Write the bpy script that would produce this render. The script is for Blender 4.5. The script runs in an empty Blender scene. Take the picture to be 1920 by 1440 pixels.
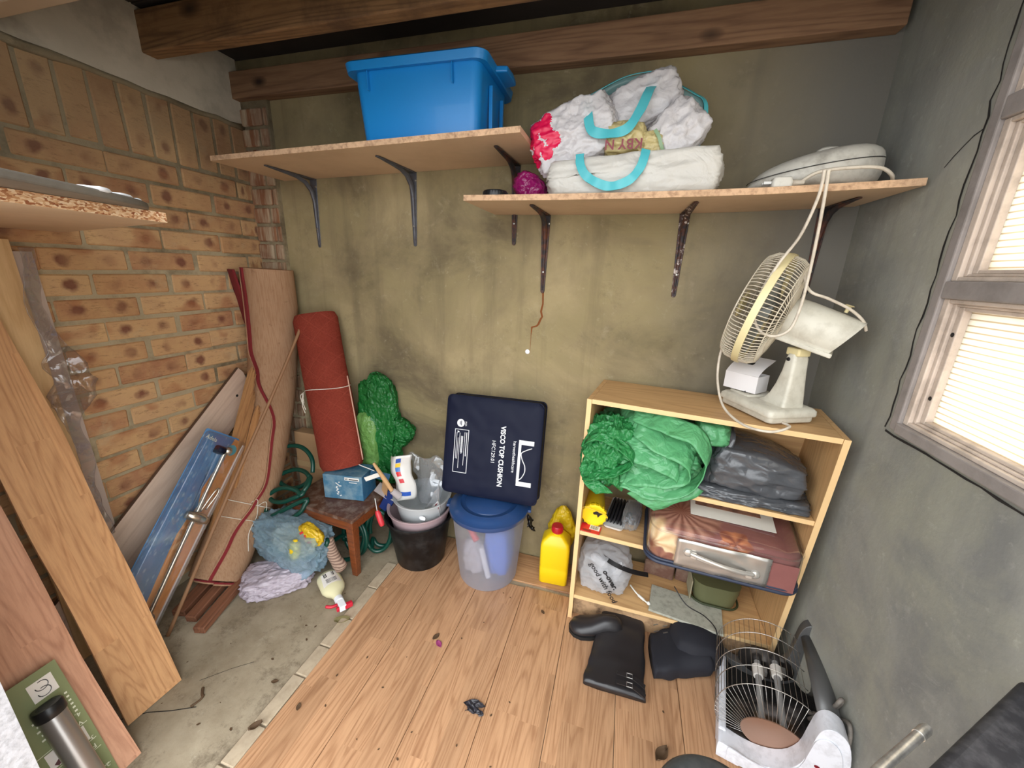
import bpy, bmesh, math, random
from mathutils import Vector, Matrix, noise as mn
from math import sin, cos, pi, radians
random.seed(7)
S = bpy.context.scene
COL = S.collection
V = Vector

# ---------------------------------------------------------------- camera, world, exposure
cam_d = bpy.data.cameras.new('camera'); cam = bpy.data.objects.new('camera', cam_d); COL.objects.link(cam)
cam_d.sensor_fit = 'HORIZONTAL'; cam_d.sensor_width = 36.0
cam_d.lens = 725.0 / 1920.0 * 36.0
cam_d.clip_start = 0.02
RX = ((0.95941671, -0.1071974, -0.26082236), (0.28029458, 0.26118359, 0.92369805), (0.03089551, 0.95931843, -0.28063075))
cam.matrix_world = Matrix(((RX[0][0], RX[0][1], -RX[0][2], 0), (RX[1][0], RX[1][1], -RX[1][2], 0), (RX[2][0], RX[2][1], -RX[2][2], 1.3), (0, 0, 0, 1)))
S.camera = cam
w = bpy.data.worlds.new('overcast_sky'); S.world = w; w.use_nodes = True
wb = w.node_tree.nodes['Background']
# plain overcast sky: three times brighter overhead than at the horizon
wt = w.node_tree; wtc = wt.nodes.new('ShaderNodeTexCoord'); wsx = wt.nodes.new('ShaderNodeSeparateXYZ'); wt.links.new(wtc.outputs['Generated'], wsx.inputs[0])
wcl = wt.nodes.new('ShaderNodeMath'); wcl.operation = 'MAXIMUM'; wcl.inputs[1].default_value = 0.0; wt.links.new(wsx.outputs[2], wcl.inputs[0])
wma = wt.nodes.new('ShaderNodeMath'); wma.operation = 'MULTIPLY_ADD'; wma.inputs[1].default_value = 2.0; wma.inputs[2].default_value = 1.6; wt.links.new(wcl.outputs[0], wma.inputs[0])
wb.inputs[0].default_value = (0.95, 0.98, 1.0, 1); wt.links.new(wma.outputs[0], wb.inputs[1])
S.view_settings.view_transform = 'Standard'; S.view_settings.look = 'None'
S.view_settings.gamma = 1.0; S.view_settings.use_curve_mapping = False
S.view_settings.exposure = 1.1

# ---------------------------------------------------------------- mesh helpers
def srgb(r, g, b):
    f = lambda c: ((c / 255 + 0.055) / 1.055) ** 2.4 if c > 10 else c / 255 / 12.92
    return (f(r), f(g), f(b), 1)

class MB:
    def __init__(s): s.v = []; s.f = []; s.m = []
    def add(s, vs, fs, M=None, mi=0):
        n = len(s.v)
        for p in vs:
            p = V(p); s.v.append(M @ p if M else p)
        for f in fs: s.f.append([n + i for i in f]); s.m.append(mi)
        return s
    def box(s, c, d, rot=None, M=None, mi=0):
        x, y, z = d[0] / 2, d[1] / 2, d[2] / 2
        vs = [V((a * x, b * y, k * z)) for k in (-1, 1) for b in (-1, 1) for a in (-1, 1)]
        T = Matrix.Translation(V(c))
        if rot is not None: T = T @ rot.to_4x4()
        if M: T = M @ T
        return s.add(vs, [(0, 2, 3, 1), (4, 5, 7, 6), (0, 1, 5, 4), (2, 6, 7, 3), (0, 4, 6, 2), (1, 3, 7, 5)], T, mi)
    def prism(s, poly, z0, z1, M=None, mi=0):
        n = len(poly)
        vs = [(p[0], p[1], z0) for p in poly] + [(p[0], p[1], z1) for p in poly]
        fs = [list(range(n))[::-1], list(range(n, 2 * n))] + [(i, (i + 1) % n, n + (i + 1) % n, n + i) for i in range(n)]
        return s.add(vs, fs, M, mi)
    def loft(s, rings, close=True, cap=True, M=None, mi=0):
        n = len(rings[0]); vs = [p for r in rings for p in r]; fs = []
        for i in range(len(rings) - 1):
            for j in range(n if close else n - 1):
                k = (j + 1) % n
                fs.append((i * n + j, i * n + k, (i + 1) * n + k, (i + 1) * n + j))
        if cap and close:
            fs.append(list(range(n))[::-1]); fs.append([(len(rings) - 1) * n + j for j in range(n)])
        return s.add(vs, fs, M, mi)
    def lathe(s, prof, n=40, M=None, mi=0, cap=False):
        rings = [[V((r * cos(2 * pi * j / n), r * sin(2 * pi * j / n), z)) for j in range(n)] for r, z in prof]
        return s.loft(rings, True, cap, M, mi)
    def tube(s, pts, r, n=8, M=None, mi=0, cap=True):
        pts = [V(p) for p in pts]; rings = []; up = V((0, 0, 1)); prev = None
        for i, p in enumerate(pts):
            t = (pts[min(i + 1, len(pts) - 1)] - pts[max(i - 1, 0)]).normalized()
            if prev is None:
                a = t.cross(up if abs(t.z) < .9 else V((1, 0, 0))).normalized()
            else:
                a = (prev - t * prev.dot(t)).normalized()
            prev = a; b = t.cross(a)
            rr = r[i] if isinstance(r, (list, tuple)) else r
            rings.append([p + a * rr * cos(2 * pi * j / n) + b * rr * sin(2 * pi * j / n) for j in range(n)])
        return s.loft(rings, True, cap, M, mi)
    def grid(s, fn, nu, nv, M=None, mi=0):
        vs = [fn(i / nu, j / nv) for i in range(nu + 1) for j in range(nv + 1)]
        fs = [(i * (nv + 1) + j, (i + 1) * (nv + 1) + j, (i + 1) * (nv + 1) + j + 1, i * (nv + 1) + j + 1) for i in range(nu) for j in range(nv)]
        return s.add(vs, fs, M, mi)
    def build(s, name, mat, parent=None, smooth=None, bevel=0, seg=2, solid=0, world=False, subsurf=0, M=None, kind=None):
        me = bpy.data.meshes.new(name)
        me.from_pydata([tuple(p) for p in s.v], [], s.f)
        mats = mat if isinstance(mat, (list, tuple)) else [mat]
        for m in mats: me.materials.append(m)
        if len(mats) > 1:
            for p, i in zip(me.polygons, s.m): p.material_index = i
        me.validate()
        if smooth is not None:
            me.shade_smooth() if smooth >= 180 else me.set_sharp_from_angle(angle=radians(smooth)) if False else None
            for p in me.polygons: p.use_smooth = True
            if smooth < 180: me.set_sharp_from_angle(angle=radians(smooth))
        o = bpy.data.objects.new(name, me); COL.objects.link(o)
        bm = bmesh.new(); bm.from_mesh(me); bmesh.ops.recalc_face_normals(bm, faces=bm.faces); bm.to_mesh(me); bm.free()
        if parent is not None: o.parent = parent
        if world and parent is not None: me.transform(wm(parent).inverted())
        if M is not None: o.matrix_local = M
        if bevel:
            b = o.modifiers.new('bevel', 'BEVEL'); b.width = bevel; b.segments = seg; b.limit_method = 'ANGLE'; b.angle_limit = radians(40)
            b.harden_normals = False
        if solid:
            b = o.modifiers.new('solid', 'SOLIDIFY'); b.thickness = solid; b.offset = 0
        if subsurf:
            b = o.modifiers.new('sub', 'SUBSURF'); b.levels = subsurf; b.render_levels = subsurf
        if kind: o['kind'] = kind
        return o

def wm(o):
    M = o.matrix_basis.copy()
    return wm(o.parent) @ M if o.parent else M

def tag(o, label=None, cat=None, group=None, kind=None):
    if label: o['label'] = label
    if cat: o['category'] = cat
    if group: o['group'] = group
    if kind: o['kind'] = kind
    return o

def thing(name, label, cat, loc=(0, 0, 0), M=None, rotz=0, group=None):
    o = bpy.data.objects.new(name, None); COL.objects.link(o)
    o.empty_display_size = .05
    o.matrix_basis = M if M is not None else Matrix.Translation(V(loc)) @ Matrix.Rotation(rotz, 4, 'Z')
    return tag(o, label, cat, group)

def frame(o, x, y):
    """4x4 with origin o, x axis along x, y axis near y"""
    x = V(x).normalized(); y = V(y); z = x.cross(y).normalized(); y = z.cross(x)
    return Matrix(((x.x, y.x, z.x, o[0]), (x.y, y.y, z.y, o[1]), (x.z, y.z, z.z, o[2]), (0, 0, 0, 1)))

def catmull(pts, k=8):
    pts = [V(p) for p in pts]; P = [pts[0]] + pts + [pts[-1]]; out = []
    for i in range(1, len(P) - 2):
        for j in range(k):
            t = j / k; a, b, c, d = P[i - 1], P[i], P[i + 1], P[i + 2]
            out.append(.5 * ((2 * b) + (c - a) * t + (2 * a - 5 * b + 4 * c - d) * t * t + (3 * b - a - 3 * c + d) * t ** 3))
    return out + [pts[-1]]

def text(body, size, M, mat, parent, name='lettering', ext=.0002, align='LEFT', bold=0, sx=1):
    cu = bpy.data.curves.new(name, 'FONT'); cu.body = body; cu.size = size; cu.extrude = ext; cu.align_x = align; cu.resolution_u = 2
    cu.offset = bold
    t = bpy.data.objects.new(name, cu); COL.objects.link(t)
    me = bpy.data.meshes.new_from_object(t); bpy.data.objects.remove(t)
    me.materials.clear(); me.materials.append(mat)
    o = bpy.data.objects.new(name, me); COL.objects.link(o); o.parent = parent
    o.matrix_local = M @ Matrix.Diagonal((sx, 1, 1, 1))
    return o

def crease(p, sc, seed):
    d = mn.voronoi((p * sc) + V((seed, seed * 1.7, -seed)), distance_metric='DISTANCE')[0]
    return d[1] - d[0]
def rid(p, sc, seed):
    return mn.ridged_multi_fractal(p * sc + V((seed, -seed, seed * .3)), 1.0, 2.2, 4, 1.0, 2.0)

def bagmesh(dims, amp=.12, seed=1, sub=4, box=.5, sc=3.0, flat=None, fn=None):
    """crumpled closed bag: superellipsoid with creased facets; dims half sizes; base at z=-dims.z"""
    bm = bmesh.new(); bmesh.ops.create_icosphere(bm, subdivisions=sub, radius=1)
    for v in bm.verts:
        n = v.co.copy()
        e = lambda c: math.copysign(abs(c) ** box, c)
        m = max(abs(n.x), abs(n.y), abs(n.z))
        q = n.lerp(n / m, 1 - box) if box < 1 else n
        k = 1 + amp * (1.1 * (.3 - min(.8, crease(n, sc, seed))) + .5 * (.3 - min(.7, crease(n, sc * 2.3, seed + 5))) + .3 * (.25 - min(.6, crease(n, sc * 4.6, seed + 11))) + .35 * (rid(n, sc * .5, seed) - 1.2) * .6)
        q = q * k
        p = V((q.x * dims[0], q.y * dims[1], q.z * dims[2]))
        if fn: p = fn(p, n)
        if flat is not None and p.z < flat: p.z = flat + (p.z - flat) * .05
        v.co = p
    vs = [v.co.copy() for v in bm.verts]; fs = [[v.index for v in f.verts] for f in bm.faces]; bm.free()
    return MB().add(vs, fs)

# ---------------------------------------------------------------- material helpers
class NT:
    def __init__(s, name):
        s.m = bpy.data.materials.new(name); s.m.use_nodes = True; s.t = s.m.node_tree; s.b = s.t.nodes['Principled BSDF']
        s.tc = None
    def n(s, t, **k):
        o = s.t.nodes.new(t)
        for a, v in k.items(): setattr(o, a, v)
        return o
    def l(s, a, b): s.t.links.new(a, b)
    def coord(s, scale=(1, 1, 1), kind='Object', rnd=False, loc=(0, 0, 0), rot=(0, 0, 0)):
        if s.tc is None: s.tc = s.n('ShaderNodeTexCoord')
        mp = s.n('ShaderNodeMapping'); mp.inputs['Scale'].default_value = scale; mp.inputs['Location'].default_value = loc; mp.inputs['Rotation'].default_value = rot
        src = s.tc.outputs[kind]
        if rnd:
            oi = s.n('ShaderNodeObjectInfo'); a = s.n('ShaderNodeVectorMath', operation='MULTIPLY_ADD')
            co = s.n('ShaderNodeCombineXYZ')
            for i in range(3): s.l(oi.outputs['Random'], co.inputs[i])
            a.inputs[1].default_value = (37, 53, 29); s.l(co.outputs[0], a.inputs[0]); s.l(src, a.inputs[2]); src = a.outputs[0]
        s.l(src, mp.inputs[0]); return mp.outputs[0]
    def geo(s, scale=(1, 1, 1)):
        g = s.n('ShaderNodeNewGeometry'); mp = s.n('ShaderNodeMapping'); mp.inputs['Scale'].default_value = scale
        s.l(g.outputs['Position'], mp.inputs[0]); return mp.outputs[0]
    def noise(s, vec, scale=5, detail=4, rough=.55, dist=0):
        o = s.n('ShaderNodeTexNoise'); o.inputs['Scale'].default_value = scale; o.inputs['Detail'].default_value = detail
        o.inputs['Roughness'].default_value = rough; o.inputs['Distortion'].default_value = dist
        s.l(vec, o.inputs['Vector']); return o.outputs['Fac']
    def vor(s, vec, scale=5, feature='F1', out='Distance'):
        o = s.n('ShaderNodeTexVoronoi', feature=feature); o.inputs['Scale'].default_value = scale; s.l(vec, o.inputs['Vector']); return o.outputs[out]
    def wave(s, vec, scale=5, dist=4, detail=2, dscale=1, dir='X', prof='SIN'):
        o = s.n('ShaderNodeTexWave', bands_direction=dir, wave_profile=prof); o.inputs['Scale'].default_value = scale
        o.inputs['Distortion'].default_value = dist; o.inputs['Detail'].default_value = detail; o.inputs['Detail Scale'].default_value = dscale
        s.l(vec, o.inputs['Vector']); return o.outputs['Fac']
    def ramp(s, fac, stops, interp='LINEAR'):
        o = s.n('ShaderNodeValToRGB'); r = o.color_ramp; r.interpolation = interp
        while len(r.elements) < len(stops): r.elements.new(.5)
        for e, (p, c) in zip(r.elements, stops):
            e.position = p; e.color = c if isinstance(c, (tuple, list)) else (c, c, c, 1)
        s.l(fac, o.inputs[0]); return o.outputs[0]
    def mix(s, fac, a, b, mode='MIX'):
        o = s.n('ShaderNodeMix', data_type='RGBA', blend_type=mode)
        for sock, x in ((o.inputs[0], fac), (o.inputs[6], a), (o.inputs[7], b)):
            if hasattr(x, 'node'): s.l(x, sock)
            else: sock.default_value = x
        return o.outputs[2]
    def math(s, op, a, b=0, c=0):
        o = s.n('ShaderNodeMath', operation=op)
        for i, x in enumerate((a, b, c)):
            if hasattr(x, 'node'): s.l(x, o.inputs[i])
            else: o.inputs[i].default_value = x
        return o.outputs[0]
    def xyz(s, vec):
        o = s.n('ShaderNodeSeparateXYZ'); s.l(vec, o.inputs[0]); return o.outputs
    def rand(s):
        return s.n('ShaderNodeObjectInfo').outputs['Random']
    def bump(s, h, strength=.3, dist=.002):
        o = s.n('ShaderNodeBump'); o.inputs['Strength'].default_value = strength; o.inputs['Distance'].default_value = dist
        s.l(h, o.inputs['Height']); s.l(o.outputs[0], s.b.inputs['Normal']); return o
    def set(s, **k):
        for a, v in k.items():
            i = s.b.inputs[a.replace('_', ' ')]
            if hasattr(v, 'node'): s.l(v, i)
            else: i.default_value = v
        return s

def plain(name, col, rough=.5, metal=0, var=.0, bump=0, bscale=60, spec=.5, dirt=None, dscale=6, dirt_amt=.5, trans=0, alpha=1, coat=0, emit=None):
    k = NT(name); c = col
    if var:
        nz = k.noise(k.coord(), 9, 5); c = k.mix(nz, tuple(x * (1 - var) for x in col[:3]) + (1,), tuple(min(1, x * (1 + var)) for x in col[:3]) + (1,))
    if dirt:
        nz = k.noise(k.coord(loc=(3, 1, 2)), dscale, 6, .65); f = k.ramp(nz, [(.45, 0.0), (.72, dirt_amt)]); c = k.mix(f, c, dirt)
    k.set(Base_Color=c, Roughness=rough, Metallic=metal)
    k.b.inputs['Specular IOR Level'].default_value = spec
    if trans: k.b.inputs['Transmission Weight'].default_value = trans
    if alpha < 1: k.b.inputs['Alpha'].default_value = alpha
    if coat: k.b.inputs['Coat Weight'].default_value = coat
    if bump: k.bump(k.noise(k.coord(), bscale, 5), bump, .002)
    return k.m

def film(name, col, alpha=.5, rough=.18, bscale=18, bstr=.6, transl=.5, var=.25, bd=.006):
    """thin crinkled plastic: diffuse + translucent + gloss, partly see-through"""
    k = NT(name); t = k.t; b = k.b
    co = k.coord(rnd=True)
    h1 = k.vor(co, bscale, 'DISTANCE_TO_EDGE'); h2 = k.noise(co, bscale * 1.4, 3, .5, 1.5)
    h3 = k.vor(co, bscale * 2.7, 'DISTANCE_TO_EDGE')
    h = k.math('ADD', k.math('ADD', k.math('MINIMUM', h1, .3), k.math('MULTIPLY', h3, .35)), k.math('MULTIPLY', h2, .7))
    bm_ = k.bump(h, bstr, bd * 4)
    nz = k.noise(co, 7, 3)
    c = k.mix(nz, tuple(x * (1 - var) for x in col[:3]) + (1,), tuple(min(1, x * (1 + var)) for x in col[:3]) + (1,))
    k.set(Base_Color=c, Roughness=rough)
    b.inputs['Specular IOR Level'].default_value = .6
    tr = k.n('ShaderNodeBsdfTranslucent'); k.l(c, tr.inputs[0]); k.l(bm_.outputs[0], tr.inputs['Normal'])
    mx = k.n('ShaderNodeMixShader'); mx.inputs[0].default_value = transl; k.l(b.outputs[0], mx.inputs[1]); k.l(tr.outputs[0], mx.inputs[2])
    out = t.nodes['Material Output']
    res = mx.outputs[0]
    if alpha < 1:
        tp = k.n('ShaderNodeBsdfTransparent'); tp.inputs[0].default_value = tuple(.6 + .4 * x for x in col[:3]) + (1,)
        lw = k.n('ShaderNodeLayerWeight'); lw.inputs[0].default_value = .35; k.l(bm_.outputs[0], lw.inputs['Normal'])
        f = k.math('ADD', k.math('MULTIPLY', lw.outputs['Facing'], 1 - alpha), alpha)
        m2 = k.n('ShaderNodeMixShader'); k.l(f, m2.inputs[0]); k.l(tp.outputs[0], m2.inputs[1]); k.l(res, m2.inputs[2]); res = m2.outputs[0]
    k.l(res, out.inputs[0]); return k.m

def clear(name, tint=(.9, .92, .95, 1), rough=.08, base=.12, bscale=14, bstr=.5, body=.6):
    """clear film: transparent with glossy highlights, facing dependent"""
    k = NT(name); co = k.coord(rnd=True)
    h = k.math('ADD', k.math('MINIMUM', k.vor(co, bscale, 'DISTANCE_TO_EDGE'), .2), k.math('MULTIPLY', k.noise(co, bscale, 3, .5, 1), .6))
    bm_ = k.bump(h, bstr, .006)
    k.set(Base_Color=(.8, .8, .82, 1), Roughness=rough)
    tp = k.n('ShaderNodeBsdfTransparent'); tp.inputs[0].default_value = tint
    gl = k.n('ShaderNodeBsdfGlossy'); gl.inputs['Roughness'].default_value = rough; k.l(bm_.outputs[0], gl.inputs['Normal'])
    df = k.n('ShaderNodeBsdfDiffuse'); df.inputs[0].default_value = (.75, .75, .75, 1)
    m1 = k.n('ShaderNodeMixShader'); m1.inputs[0].default_value = 1 - body; k.l(df.outputs[0], m1.inputs[1]); k.l(gl.outputs[0], m1.inputs[2])
    lw = k.n('ShaderNodeLayerWeight'); lw.inputs[0].default_value = .5; k.l(bm_.outputs[0], lw.inputs['Normal'])
    f = k.math('ADD', k.math('MULTIPLY', lw.outputs['Facing'], .45), base)
    m2 = k.n('ShaderNodeMixShader'); k.l(f, m2.inputs[0]); k.l(tp.outputs[0], m2.inputs[1]); k.l(m1.outputs[0], m2.inputs[2])
    k.l(m2.outputs[0], k.t.nodes['Material Output'].inputs[0]); return k.m

def wood(name, light, dark, ax='Y', scale=1.0, strips=0, rough=.45, sat=1, ring=1.0, tone=.16, knots=0, wear=None):
    """oak-like grain along ax (object coordinates); strips = printed strip width in m"""
    k = NT(name)
    a = {'X': (.07, 1, 1), 'Y': (1, .07, 1), 'Z': (1, 1, .07)}[ax]
    co = k.coord(scale=a, rnd=True); raw = k.coord()
    X = k.xyz(raw); ac = X[1] if ax == 'X' else X[0]; al = {'X': X[0], 'Y': X[1], 'Z': X[2]}[ax]
    tonev = k.rand()
    if strips:
        si = k.math('FLOOR', k.math('DIVIDE', k.math('ADD', ac, 10.0), strips))
        wn0 = k.n('ShaderNodeTexWhiteNoise', noise_dimensions='2D'); cc0 = k.n('ShaderNodeCombineXYZ'); k.l(si, cc0.inputs[0]); k.l(tonev, cc0.inputs[1]); k.l(cc0.outputs[0], wn0.inputs['Vector'])
        li = k.math('FLOOR', k.math('ADD', k.math('DIVIDE', al, .42), k.math('MULTIPLY', wn0.outputs['Value'], 7.0)))
        wn = k.n('ShaderNodeTexWhiteNoise', noise_dimensions='3D'); cc = k.n('ShaderNodeCombineXYZ'); k.l(si, cc.inputs[0]); k.l(li, cc.inputs[1]); k.l(tonev, cc.inputs[2]); k.l(cc.outputs[0], wn.inputs['Vector'])
        tonev = wn.outputs['Value']
        off = k.n('ShaderNodeVectorMath', operation='MULTIPLY_ADD'); off.inputs[1].default_value = (3.1, 2.3, 1.7); k.l(wn.outputs['Color'], off.inputs[0]); k.l(co, off.inputs[2]); co = off.outputs[0]
    warp = k.noise(co, 8 * scale, 2, .45)
    rings = k.math('SINE', k.math('MULTIPLY', warp, 170 * ring)); rings = k.ramp(k.math('ADD', k.math('MULTIPLY', rings, .5), .5), [(.0, 1.0), (.32, .25), (1, 0.0)])
    fine = k.noise(co, 130 * scale, 3, .7); fine = k.ramp(fine, [(.42, 0.0), (.62, 1.0)])
    big = k.noise(co, 14 * scale, 3, .6)
    f = k.math('ADD', k.math('MULTIPLY', rings, .42), k.math('MULTIPLY', fine, .3)); f = k.math('ADD', f, k.math('MULTIPLY', k.math('SUBTRACT', big, .5), .5))
    c = k.mix(f, light, dark)
    tm = k.math('ADD', k.math('MULTIPLY', tonev, tone * 2), 1 - tone)
    cm = k.n('ShaderNodeCombineXYZ'); [k.l(tm, cm.inputs[i]) for i in range(3)]
    c = k.mix(1.0, c, cm.outputs[0], 'MULTIPLY')
    if knots:
        kd = k.vor(k.coord(scale={'X': (.5, .2, 1), 'Y': (1, .5, 1), 'Z': (1, 1, .5)}[ax]), knots, 'F1')
        c = k.mix(k.ramp(kd, [(.1, 1.0), (.22, 0.0)]), c, tuple(x * .25 for x in dark[:3]) + (1,))
    if wear:
        nz = k.noise(k.coord(loc=(5, 2, 1)), 5, 6, .7); c = k.mix(k.ramp(nz, [(.48, 0.0), (.7, .8)]), c, wear)
    k.set(Base_Color=c, Roughness=rough); k.bump(f, .15, .001); return k.m

# ---------------------------------------------------------------- materials
def m_render(name, base, dark, light, moss, cool=None):
    k = NT(name); g = k.geo()
    n1 = k.noise(g, 2.2, 6, .62, .4); n2 = k.noise(k.geo((14, 14, .9)), 1.0, 5, .6); n3 = k.noise(g, 38, 4, .7); n4 = k.noise(k.geo((1.4, 1.4, 2.0)), 1.9, 6, .7, .8)
    c = k.mix(k.ramp(n1, [(.36, 0.0), (.66, 1.0)]), dark, base)
    c = k.mix(k.ramp(n4, [(.42, 0.0), (.62, .65)]), c, moss)
    c = k.mix(k.ramp(n2, [(.53, 0.0), (.74, .5)]), c, dark)
    c = k.mix(k.ramp(k.noise(g, 11, 7, .75, .6), [(.58, 0.0), (.8, .38)]), c, light)
    c = k.mix(k.ramp(n3, [(.62, 0.0), (.78, .35)]), c, light)
    c = k.mix(k.ramp(k.noise(k.geo((1, 1, 1)), 5.5, 8, .8, .3), [(.56, 0.0), (.72, .5)]), c, dark)
    if cool:   # damp grey patch nearest the outer corner
        x = k.xyz(g); f = k.math('ADD', x[0], k.math('MULTIPLY', k.math('SUBTRACT', n1, .5), .5)); f = k.ramp(k.math('MULTIPLY', k.math('ADD', f, .1), 1.25), [(.25, 0.0), (.8, 1.0)])
        c = k.mix(f, c, cool)
    k.set(Base_Color=c, Roughness=.9); k.b.inputs['Specular IOR Level'].default_value = .2
    k.bump(k.math('ADD', k.math('MULTIPLY', n3, .6), n1), .35, .004); return k.m

M_back = m_render('olive_stained_render', srgb(164, 148, 113), srgb(106, 95, 74), srgb(188, 177, 150), srgb(148, 135, 99), srgb(116, 112, 104))
M_right = m_render('grey_cement_render', srgb(164, 163, 153), srgb(122, 122, 119), srgb(196, 195, 184), srgb(150, 149, 134))
M_band = plain('cement_band', srgb(188, 178, 160), .9, var=.2, bump=.4, bscale=50, dirt=srgb(96, 88, 76), dscale=5, dirt_amt=.6)
def m_mortar():
    k = NT('mortar'); g = k.geo(); n = k.noise(g, 7, 6, .65); n2 = k.noise(g, 90, 4, .7)
    c = k.mix(n, srgb(150, 134, 104), srgb(198, 184, 154)); c = k.mix(k.ramp(k.noise(g, 4.5, 6, .7), [(.46, 0.0), (.66, .85)]), c, srgb(100, 88, 68))
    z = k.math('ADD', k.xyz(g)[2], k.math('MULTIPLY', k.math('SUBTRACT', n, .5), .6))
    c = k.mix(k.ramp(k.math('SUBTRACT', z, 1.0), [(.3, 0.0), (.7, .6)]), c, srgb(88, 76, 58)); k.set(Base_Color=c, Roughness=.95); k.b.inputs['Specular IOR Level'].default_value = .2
    k.bump(k.math('ADD', n2, n), .6, .004); return k.m
M_mortar = m_mortar()

def m_brick():
    k = NT('buff_brick'); co = k.coord(rnd=True); r = k.rand(); raw = k.coord(rnd=True)
    base = k.ramp(r, [(0, srgb(176, 128, 94)), (.3, srgb(198, 154, 112)), (.55, srgb(206, 168, 126)), (.8, srgb(190, 142, 102)), (1, srgb(172, 122, 92))])
    base = k.mix(k.ramp(k.noise(co, 12, 5, .65), [(.35, 0.0), (.7, .6)]), base, srgb(218, 180, 128))
    # firing marks: a pair of dark purple-brown spots near the ends of most bricks
    Q = k.xyz(k.coord()); wob = k.math('MULTIPLY', k.math('SUBTRACT', k.noise(k.coord(rnd=True), 26, 3), .5), 1.5); pick = k.noise(k.coord(scale=(.5, .9, .5), rnd=True), 7, 1)
    def spots(a, b, off, ra, rb):
        u = k.math('DIVIDE', k.math('SUBTRACT', k.math('ABSOLUTE', Q[a]), off), ra); v = k.math('DIVIDE', Q[b], rb)
        d = k.math('SQRT', k.math('ADD', k.math('MULTIPLY', u, u), k.math('MULTIPLY', v, v))); return k.ramp(k.math('ADD', d, wob), [(.35, .9), (.95, 0.0)])
    f = k.math('MULTIPLY', k.math('MAXIMUM', spots(1, 2, .058, .026, .024), spots(2, 1, .06, .028, .02)), k.ramp(pick, [(.4, 0.0), (.58, 1.0)]))
    base = k.mix(f, base, srgb(122, 76, 62))
    pv2 = k.noise(k.coord(scale=(1, .8, 1.2), rnd=True, loc=(4, 4, 4)), 10, 2, .4)
    base = k.mix(k.ramp(pv2, [(.6, 0.0), (.68, .6)]), base, srgb(166, 108, 74))
    fine = k.noise(k.coord(scale=(1, .5, 2), rnd=True), 60, 6, .8)
    base = k.mix(k.ramp(fine, [(.54, 0.0), (.72, .7)]), base, srgb(96, 66, 44))
    base = k.mix(k.ramp(k.noise(k.geo(), 6, 6, .7), [(.58, 0.0), (.72, .45)]), base, srgb(196, 182, 150))
    z = k.xyz(k.geo())[2]     # upper courses turn darker and browner with height
    zz = k.math('ADD', z, k.math('MULTIPLY', k.math('SUBTRACT', k.noise(k.geo(), 3, 4), .5), .5))
    base = k.mix(k.ramp(k.math('SUBTRACT', zz, 1.0), [(.25, 0.0), (.75, .62)]), base, srgb(112, 94, 72))
    k.set(Base_Color=base, Roughness=.92); k.b.inputs['Specular IOR Level'].default_value = .2
    k.bump(k.math('ADD', fine, k.noise(co, 20, 4)), .5, .003); return k.m
M_brick = m_brick()
def m_smear():
    k = NT('mortar_smeared_brick'); co = k.geo()
    c = k.mix(k.ramp(k.noise(k.geo((30, 30, 3)), 1, 4, .7), [(.4, 0.0), (.6, .8)]), srgb(140, 96, 68), srgb(190, 176, 150))
    c = k.mix(k.ramp(k.noise(co, 8, 4), [(.5, 0.0), (.6, .6)]), c, srgb(128, 84, 60)); k.set(Base_Color=c, Roughness=.95); k.bump(k.noise(co, 60, 4), .5, .003); return k.m
M_smear = m_smear()
M_old = wood('old_roof_timber', srgb(150, 114, 76), srgb(78, 54, 36), 'X', .7, rough=.85, tone=.12, knots=7, wear=srgb(86, 62, 44))
M_plate = wood('brown_wall_plate', srgb(140, 106, 78), srgb(96, 66, 48), 'X', .7, rough=.85, tone=.1, knots=9)
M_felt = plain('dark_roof_boarding', srgb(46, 38, 34), .95, var=.4)
def m_conc():
    k = NT('dusty_concrete_floor'); g = k.geo(); n = k.noise(g, 3, 8, .65); n3 = k.noise(g, 60, 5, .8)
    c = k.mix(k.ramp(n, [(.35, 0.0), (.65, 1.0)]), srgb(132, 118, 96), srgb(176, 163, 140))
    c = k.mix(k.ramp(k.noise(g, 9, 8, .8), [(.52, 0.0), (.68, .8)]), c, srgb(96, 84, 68)); c = k.mix(k.ramp(n3, [(.62, 0.0), (.74, .7)]), c, srgb(90, 80, 66))
    c = k.mix(k.ramp(k.noise(g, 13, 6, .8, 1), [(.6, 0.0), (.75, .5)]), c, srgb(198, 190, 170))
    k.set(Base_Color=c, Roughness=.9); k.b.inputs['Specular IOR Level'].default_value = .25; k.bump(k.math('ADD', n3, n), .4, .003); return k.m
M_conc = m_conc()
M_lam = wood('oak_laminate', srgb(188, 146, 110), srgb(138, 96, 66), 'Y', 1.0, strips=.065, rough=.42, tone=.1)
M_lamx = wood('oak_laminate_cross', srgb(192, 148, 106), srgb(142, 96, 64), 'X', 1.0, strips=.065, rough=.4, tone=.1)
M_lamz = wood('oak_laminate_upright', srgb(206, 158, 112), srgb(160, 110, 72), 'Y', 1.0, strips=.065, rough=.38, tone=.1)
M_lamp = wood('pinkish_laminate_upright', srgb(206, 156, 126), srgb(164, 114, 88), 'Y', 1.0, strips=.065, rough=.4, tone=.08)
M_edge = plain('laminate_core', srgb(176, 132, 88), .8, var=.15)
M_tile = plain('worn_stone_edging', srgb(178, 162, 138), .85, var=.25, bump=.3, dirt=srgb(128, 108, 84), dscale=22)
M_white = plain('roughcast_white_paint', srgb(196, 196, 201), .9, bump=1.0, bscale=55, dirt=srgb(120, 120, 124), dscale=90, dirt_amt=.6)
M_frame = plain('weathered_window_paint', srgb(206, 190, 176), .7, var=.12, bump=.3, bscale=70, dirt=srgb(120, 104, 92), dscale=14, dirt_amt=.6)
M_framed = plain('grey_window_frame', srgb(150, 142, 138), .75, var=.15, bump=.3, dirt=srgb(96, 90, 86), dscale=12)
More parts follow.
